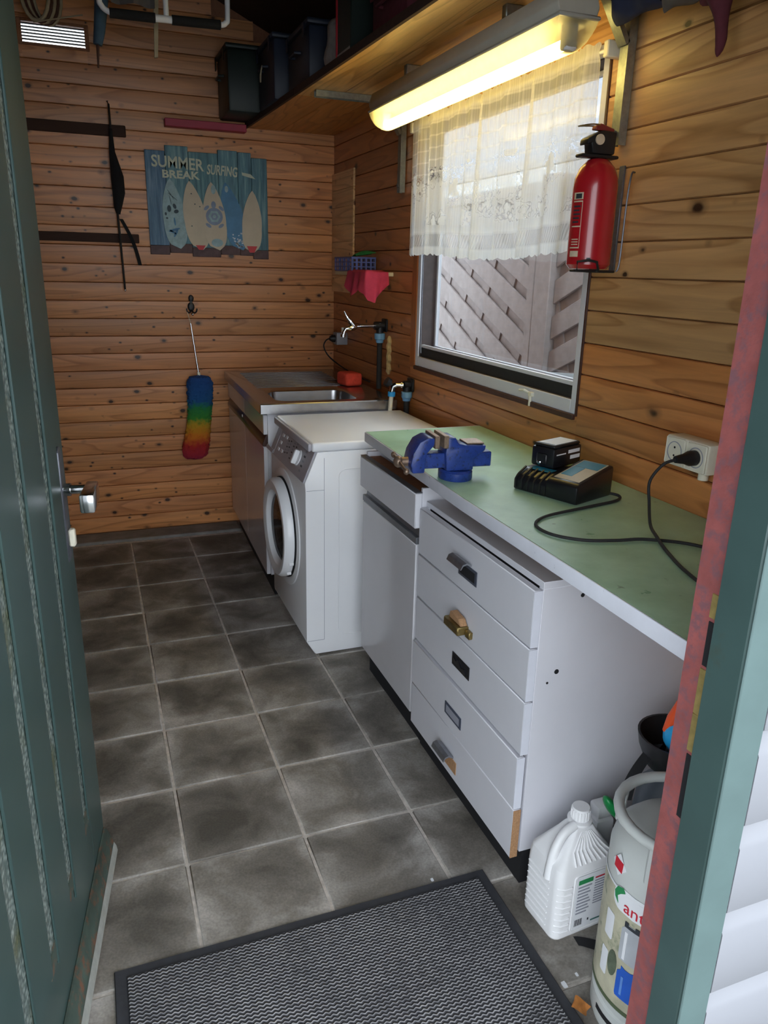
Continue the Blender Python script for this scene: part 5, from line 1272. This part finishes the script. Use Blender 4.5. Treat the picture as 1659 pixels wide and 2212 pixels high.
part('valve', MB().cyl((gx, gy, .4682), (gx, gy, .492), .014, n=14).cyl((gx, gy, .482), (gx+.03, gy, .482), .010, n=10), BRASS, gc)
sr_ = gr_+.0003
SLEEVE = plain('printed_sleeve_olive', (190,186,162), .5, var=.22, scale=18, dirt=(128,136,112), dirt_amt=.40)
sl = curved(gx, gy, sr_, 100, 290, .085, .345, SLEEVE, 'sleeve', gc); sl['label'] = 'printed landscape sleeve'
sr2 = gr_+.0012
curved(gx, gy, sr2, 100, 290, .345, .350, LABELWHITE, 'sleeve_edge', sl)
curved(gx, gy, sr2, 100, 290, .085, .094, plain('sleeve_dark_green', (84,96,70), .5), 'sleeve_edge', sl)
def cmap(a0, sc_): # text and shapes wrapped round the cylinder; angle grows to the right for someone in front
    return lambda x, y, z, w_: None
def wrap(aC, zC, r):
    def fn(x, y, z, w_=0):
        a = math.radians(aC)+x/r; rr_ = r+z; return Vector((gx+rr_*math.cos(a), gy+rr_*math.sin(a), zC+y))
    return fn
def wrapshape(P, aC, zC, m, nm, par, r=None, h=.0007, sub=6):
    r = r or gr_+.0016; mb = MB().prism(P, 'z', 0, h)
    bmesh.ops.triangulate(mb.bm, faces=mb.bm.faces[:]); bmesh.ops.subdivide_edges(mb.bm, edges=mb.bm.edges[:], cuts=2, use_grid_fill=True)
    f = wrap(aC, zC, r)
    for v in mb.bm.verts: v.co = f(v.co.x, v.co.y, v.co.z)
    return part(nm, mb, m, par)
oval = lambda a, b, n=28: [(a*math.cos(2*PI*k/n), b*math.sin(2*PI*k/n)) for k in range(n)]
lg = wrapshape(rrect(-.030, .100, -.024, .026, .020, 5), 188, .332, LABELWHITE, 'logo_panel', sl)
wrapshape([(0, .022), (-.014, .016), (-.021, .002), (-.018, -.010), (-.008, -.018), (-.012, -.004), (-.004, .006), (.006, .014)], 184.5, .338, LABELGREEN, 'logo_leaf', lg, gr_+.0025)
text_mesh('antargaz', .036, (lambda fn: (lambda x, y, z, w_: fn(x-.006, y-.020, z)))(wrap(190, .334, gr_+.0025)), LABELRED, 'logo_lettering', lg, .0003)
bt = lambda s_: [(-.018*s_, -.040*s_), (.018*s_, -.040*s_), (.020*s_, -.034*s_), (.020*s_, .026*s_), (.013*s_, .034*s_), (.013*s_, .044*s_), (.006*s_, .040*s_), (-.006*s_, .040*s_), (-.013*s_, .044*s_), (-.013*s_, .034*s_), (-.020*s_, .026*s_), (-.020*s_, -.034*s_)]
wrapshape(bt(1.08), 199, .250, LABELSILVER, 'printed_bottle', sl); wrapshape([(a*1.1, b*.95) for a, b in bt(.95)], 200, .155, LABELBLUE, 'printed_bottle', sl)
wrapshape([(-.016, .034), (-.016, .046), (-.008, .046), (-.008, .040), (.006, .040), (.006, .046), (.016, .046), (.016, .034)], 199, .252, LABELDARK, 'printed_collar', sl, gr_+.0026)
wrapshape([(-.013, -.038), (-.007, -.038), (-.007, .026), (-.013, .026)], 199, .250, LABELWHITE, 'printed_highlight', sl, gr_+.0026)
wrapshape([(-.010, -.026), (-.005, -.026), (-.005, .018), (-.010, .018)], 200, .155, plain('print_light_blue', (96,142,214), .45), 'printed_highlight', sl, gr_+.0026)
wrapshape(rrect(-.012, .012, -.03, .03, .004, 3), 173, .255, LABELWHITE, 'printed_panel', sl); wrapshape(rrect(-.010, .010, -.03, .03, .004, 3), 172, .165, LABELWHITE, 'printed_panel', sl)
wrapshape(oval(.012, .03, 14), 183, .18, plain('sleeve_tree_green', (92,102,84), .6, var=.3, scale=60), 'printed_tree', sl)
hz_ = wrapshape([(0, .024), (.020, 0), (0, -.024), (-.020, 0)], 174, .395, LABELWHITE, 'hazard_diamond', gc, gr_+.0002, .0010)
wrapshape([(-.013, -.011), (.011, -.012), (.013, .011), (-.011, .012)], 174, .395, LABELRED, 'hazard_mark', hz_, gr_+.0013)
# ---- strimmer standing under the worktop
st = thing('grass_trimmer', 'black, blue and orange garden trimmer standing under the worktop behind the gas cylinder', 'garden tool', (1.03, -.50, 0))
part('motor_housing', MB().tube([(1.035, -.49, .0), (1.035, -.49, .14), (1.025, -.49, .26), (1.02, -.49, .335), (1.02, -.49, .372)], [.062, .070, .072, .062, .030], 20), TRIMGREY, st)
part('guard', MB().lathe([(.030, .372), (.060, .398), (.078, .440), (.084, .472), (.079, .472), (.056, .405), (.028, .378)], (1.022, -.495, 0), n=32), BLACK, st, label='black funnel guard')
part('blue_cover', MB().tube([(.985, -.565, .30), (.990, -.560, .36), (1.0, -.552, .405)], [.020, .030, .020], 14), SKYBLUE, st, label='bright blue cover')
part('stem', MB().tube([(1.015, -.505, .38), (1.012, -.512, .45)], .024, 14), TRIMGREY, st)
part('blue_knob', MB().ell((1.008, -.515, .486), (.036, .034, .040), 18, 14), SKYBLUE, st, label='bright blue knob')
part('orange_grip', MB().tube([(.985, -.500, .492), (.992, -.505, .525), (1.002, -.512, .565)], [.010, .0135, .011], 12), ORANGE, st, label='orange grip')
part('shaft', MB().tube([(1.002, -.512, .565), (1.012, -.525, .64), (1.03, -.545, .76)], .005, 8), BLACK, st)
part('strap', MB().grid(lambda u, v: Vector((.915+.045*u-.016*math.sin(PI*u)+.01*v, -.475-.02*u-.03*(v-.5), .30+.15*u+.02*v)), 12, 3, .004), BLACKFAB, st)
tag(part('floor_strap', MB().grid(lambda u, v: Vector((.79+.10*u-.012*math.sin(PI*u)+.012*(v-.5)*math.sin(3*u), -.528-.075*u**1.3+.022*(v-.5), .0035+.004*math.sin(PI*u)+.004*v)), 14, 2, .0025), BLACKFAB), 'black webbing strap lying on the floor beside the white jug', 'strap')
tag(part('dry_leaf', MB().grid(lambda u, v: Vector((.684+.026*u+.010*v, -.662+.040*(v-.5)*math.sin(PI*min(1, max(.06, u)))-.02*u, .0125+.008*u*v+.004*math.sin(5*u))), 8, 5, .001), LEAF), 'small dry orange leaf on the floor beside the gas cylinder', 'leaf')

# ================================================================== UP ON THE SHELF AND UNDER THE ROOF
ST = SZ+.0205
def crate(name, label, x0, x1, y0, y1, h, m, lid=.02):
    c = thing(name, label, 'box', ((x0+x1)/2, (y0+y1)/2, ST))
    part('body', MB().box(x0, x1, y0, y1, ST, ST+h, .012, 2), m, c)
    part('lid', MB().box(x0-.008, x1+.008, y0-.008, y1+.008, ST+h+.0002, ST+h+lid, .006, 2), m, c)
    part('handle', MB().tube([(x0-.0005, (y0+y1)/2-.05, ST+h*.62), (x0-.022, (y0+y1)/2-.045, ST+h*.62), (x0-.022, (y0+y1)/2+.045, ST+h*.62), (x0-.0005, (y0+y1)/2+.05, ST+h*.62)], .006, 8), m, c)
    for y in (y0+.03, y1-.04): part('clasp', MB().box(x0-.012, x0-.0082, y, y+.03, ST+h*.82, ST+h+lid*.6, .002), m, c)
    return c
crate('storage_crate', 'dark green plastic crate overhanging the back end of the shelf', .585, .98, 2.33, 2.615, .26, DARKGREEN)
cr2 = crate('storage_crate', 'large navy blue tool case on the shelf next to the dark green crate', .72, 1.05, 1.98, 2.29, .235, NAVY)
crate('storage_crate', 'smaller navy blue case on the shelf between the tool case and the plastic bag', .77, 1.08, 1.60, 1.93, .20, NAVY)
part('cord_tie', MB().tube(spline([(.694, 2.09, ST+.15), (.690, 2.10, ST+.12), (.692, 2.12, ST+.09), (.690, 2.115, ST+.12)], 4), .003, 6), BEIGE, cr2, label='loose beige cord tie')
bgm = MB().ell((.86, 1.44, ST+.095), (.075, .075, .095), 20, 14)
for v in bgm.bm.verts: v.co += Vector((.012*math.sin(40*v.co.z+9*v.co.y), .012*math.sin(55*v.co.x+30*v.co.z), 0))
tag(part('plastic_bag', bgm, BAGCLEAR), 'crumpled clear plastic bag on the shelf beside the navy cases', 'bag')
crt = thing('carton', 'dark green printed carton with red edge on the shelf beside the plastic bag', 'carton', (.88, 1.25, ST))
part('box', MB().box(.80, 1.0, 1.18, 1.33, ST, ST+.22, .003), DARKGREEN, crt)
part('red_edge', MB().box(.798, .806, 1.332, 1.346, ST, ST+.22, .002), LABELRED, crt)
part('pale_base_band', MB().box(.7985, .7998, 1.185, 1.325, ST+.005, ST+.035), BAGCLEAR, crt)
crate('storage_box', 'dark box with maroon sides on the shelf above the lamp', .84, 1.10, .78, 1.08, .16, MAROON)
# hanging folding chair
fc = thing('folding_chair', 'white tubular folding chair with black foam armrests, hung under the roof', 'chair', (.24, 1.6, 2.28))
cy_ = 1.60
part('frame', MB().tube(spline([(.020, cy_, 2.66), (.018, cy_, 2.34), (.026, cy_, 2.285), (.058, cy_, 2.266)], 6), .0095, 12).tube(spline([(.430, cy_, 2.274), (.455, cy_, 2.283), (.463, cy_, 2.33), (.464, cy_, 2.66)], 6), .0095, 12).cyl((.205, cy_, 2.269), (.262, cy_, 2.270), .0125, n=12).tube([(.244, cy_, 2.28), (.240, cy_, 2.66)], .0095, 12).tube([(.020, cy_, 2.62), (.464, cy_, 2.62)], .0095, 12), WHITEPLASTIC, fc)
part('armrest', MB().cyl((.050, cy_, 2.267), (.2045, cy_, 2.269), .016, n=14), BLACKFOAM, fc)
part('armrest', MB().cyl((.2625, cy_, 2.270), (.436, cy_, 2.274), .016, n=14), BLACKFOAM, fc)
part('seat_fabric', MB().grid(lambda u, v: Vector((.06+.15*u, cy_+.035+.02*math.sin(9*u), 2.31+.32*v)), 10, 4, .003), GREYFAB, fc)
part('hanging_hook', MB().tube([(.24, cy_, 2.63), (.24, cy_, roof_z(.24)-.001)], .006, 8), GALV, fc)
pb = thing('furled_parasol', 'furled blue-grey parasol hanging under the roof beside the folding chair', 'parasol', (.03, 1.75, 2.2))
part('canopy', MB().tube([(.058, 1.76, 2.66), (.042, 1.75, 2.40), (.018, 1.74, 2.24), (.008, 1.74, 2.195)], [.026, .026, .020, .016], 12), BLUEFAB, pb)
part('tip', MB().tube([(.008, 1.74, 2.194), (.004, 1.74, 2.12)], [.006, .003], 8), BROWNEDGE, pb)
part('hanging_hook', MB().tube([(.058, 1.76, 2.66), (.058, 1.76, roof_z(.058)-.001)], .004, 8), GALV, pb)
sl_ = thing('wooden_slat', 'pale beige wooden slat hanging under the roof behind the folding chair', 'slat', (.22, 1.8, 2.2))
part('slat_body', MB().prism([(.212, 2.185), (.226, 2.188), (.262, 2.70), (.236, 2.70)], 'y', 1.79, 1.80, bev=.001), BEIGE, sl_)
part('hanging_hook', MB().tube([(.25, 1.795, 2.69), (.25, 1.795, roof_z(.25)-.001)], .004, 8), GALV, sl_)
hb = thing('hose_coil', 'coiled brown garden hose hanging in front of the air vent', 'hose', (-.2, 2.3, 2.4))
for k in range(5):
    part('coil', MB().tube([(-.205+.012*k+(.055)*math.cos(2*PI*j/20), 2.38+.012*k, 2.515+.11*math.sin(2*PI*j/20)) for j in range(20)], .008, 8, closed=True), BROWNEDGE if k % 2 else BEIGE, hb)
part('hanging_hook', MB().tube([(-.18, 2.40, 2.62), (-.18, 2.40, roof_z(-.18)-.001)], .005, 8), GALV, hb)
part('loose_rod', MB().tube([(-.22, 2.37, 2.395), (-.02, 2.37, 2.445)], .003, 6), BEIGE, hb)
# clothes hanging under the near end of the shelf
def drape(cx, y0, y1, ztop, zlo, seed, thick):
    mb = MB(); n = 22
    for_side = []
    def fn(u, v):
        a = 2*PI*u; t = v
        y = y0+(y1-y0)*t
        r = thick*(.75+.25*math.sin(t*7+seed))*(math.sin(PI*min(.97, max(.03, t)))**.4)
        return Vector((cx+r*math.cos(a)*(1+.12*math.sin(3*a+seed)), y, (ztop+zlo)/2+(ztop-zlo)/2*math.sin(a)*(1+.08*math.sin(4*a+5*t+seed))))
    return mb.grid(fn, 28, 16)
jk = thing('hanging_jacket', 'dark navy garment rolled up and hanging under the near end of the shelf', 'garment', (1.1, .03, 2.0))
part('bundle', drape(1.10, .105, -.055, 2.075, 1.99, 1, .06), NAVYFAB, jk); part('hook', MB().tube([(1.10, .02, 2.06), (1.10, .02, 2.0995)], .004, 8), GALV, jk)
jk2 = thing('hanging_cloth', 'grey cloth hanging under the near end of the shelf beside the navy garment', 'garment', (1.1, -.1, 2.0))
part('bundle', drape(1.105, -.058, -.165, 2.075, 1.975, 3, .05), GREYFAB, jk2); part('hook', MB().tube([(1.10, -.11, 2.06), (1.10, -.11, 2.0995)], .004, 8), GALV, jk2)
jk3 = thing('hanging_scarf', 'maroon cloth with a pointed hanging end under the near end of the shelf', 'garment', (1.1, -.24, 2.0))
part('bundle', drape(1.105, -.168, -.30, 2.075, 1.955, 5, .055), MAROON, jk3)
part('pointed_end', MB().tube(spline([(1.10, -.225, 1.965), (1.10, -.235, 1.925), (1.10, -.243, 1.88), (1.10, -.238, 1.852)], 4), [.030, .026, .022, .018, .015, .013, .012, .0115, .011, .0095, .008, .005, .001], 10), MAROON, jk3)
part('hook', MB().tube([(1.10, -.23, 2.06), (1.10, -.23, 2.0995)], .004, 8), GALV, jk3)
jk4 = thing('hanging_bag', 'dark brown bag hanging under the near end of the shelf by the front wall', 'bag', (1.1, -.38, 2.0))
part('bundle', drape(1.11, -.304, -.43, 2.075, 1.94, 8, .05), plain('dark_brown_fabric', (58,46,44), .9, var=.2, scale=40), jk4); part('hook', MB().tube([(1.10, -.36, 2.06), (1.10, -.36, 2.0995)], .004, 8), GALV, jk4)

for (x, y, r, lab) in ((.706, -.610, .006, 'white paint flake on the floor between the mat and the gas cylinder'), (.745, -.598, .0035, 'tiny white flake on the floor beside the black webbing strap'), (.560, -.252, .004, 'white flake on the floor at the edge of the mat facing the drawer unit')):
    fl_ = part('paint_flake', MB().grid(lambda u, v: Vector((x+r*(2*u-1)*(1-.3*abs(2*v-1)), y+r*1.3*(2*v-1), .0008+.001*u*v)), 3, 3, .0008), LABELWHITE)
    tag(fl_, lab, 'flake', 'white flakes on the floor')
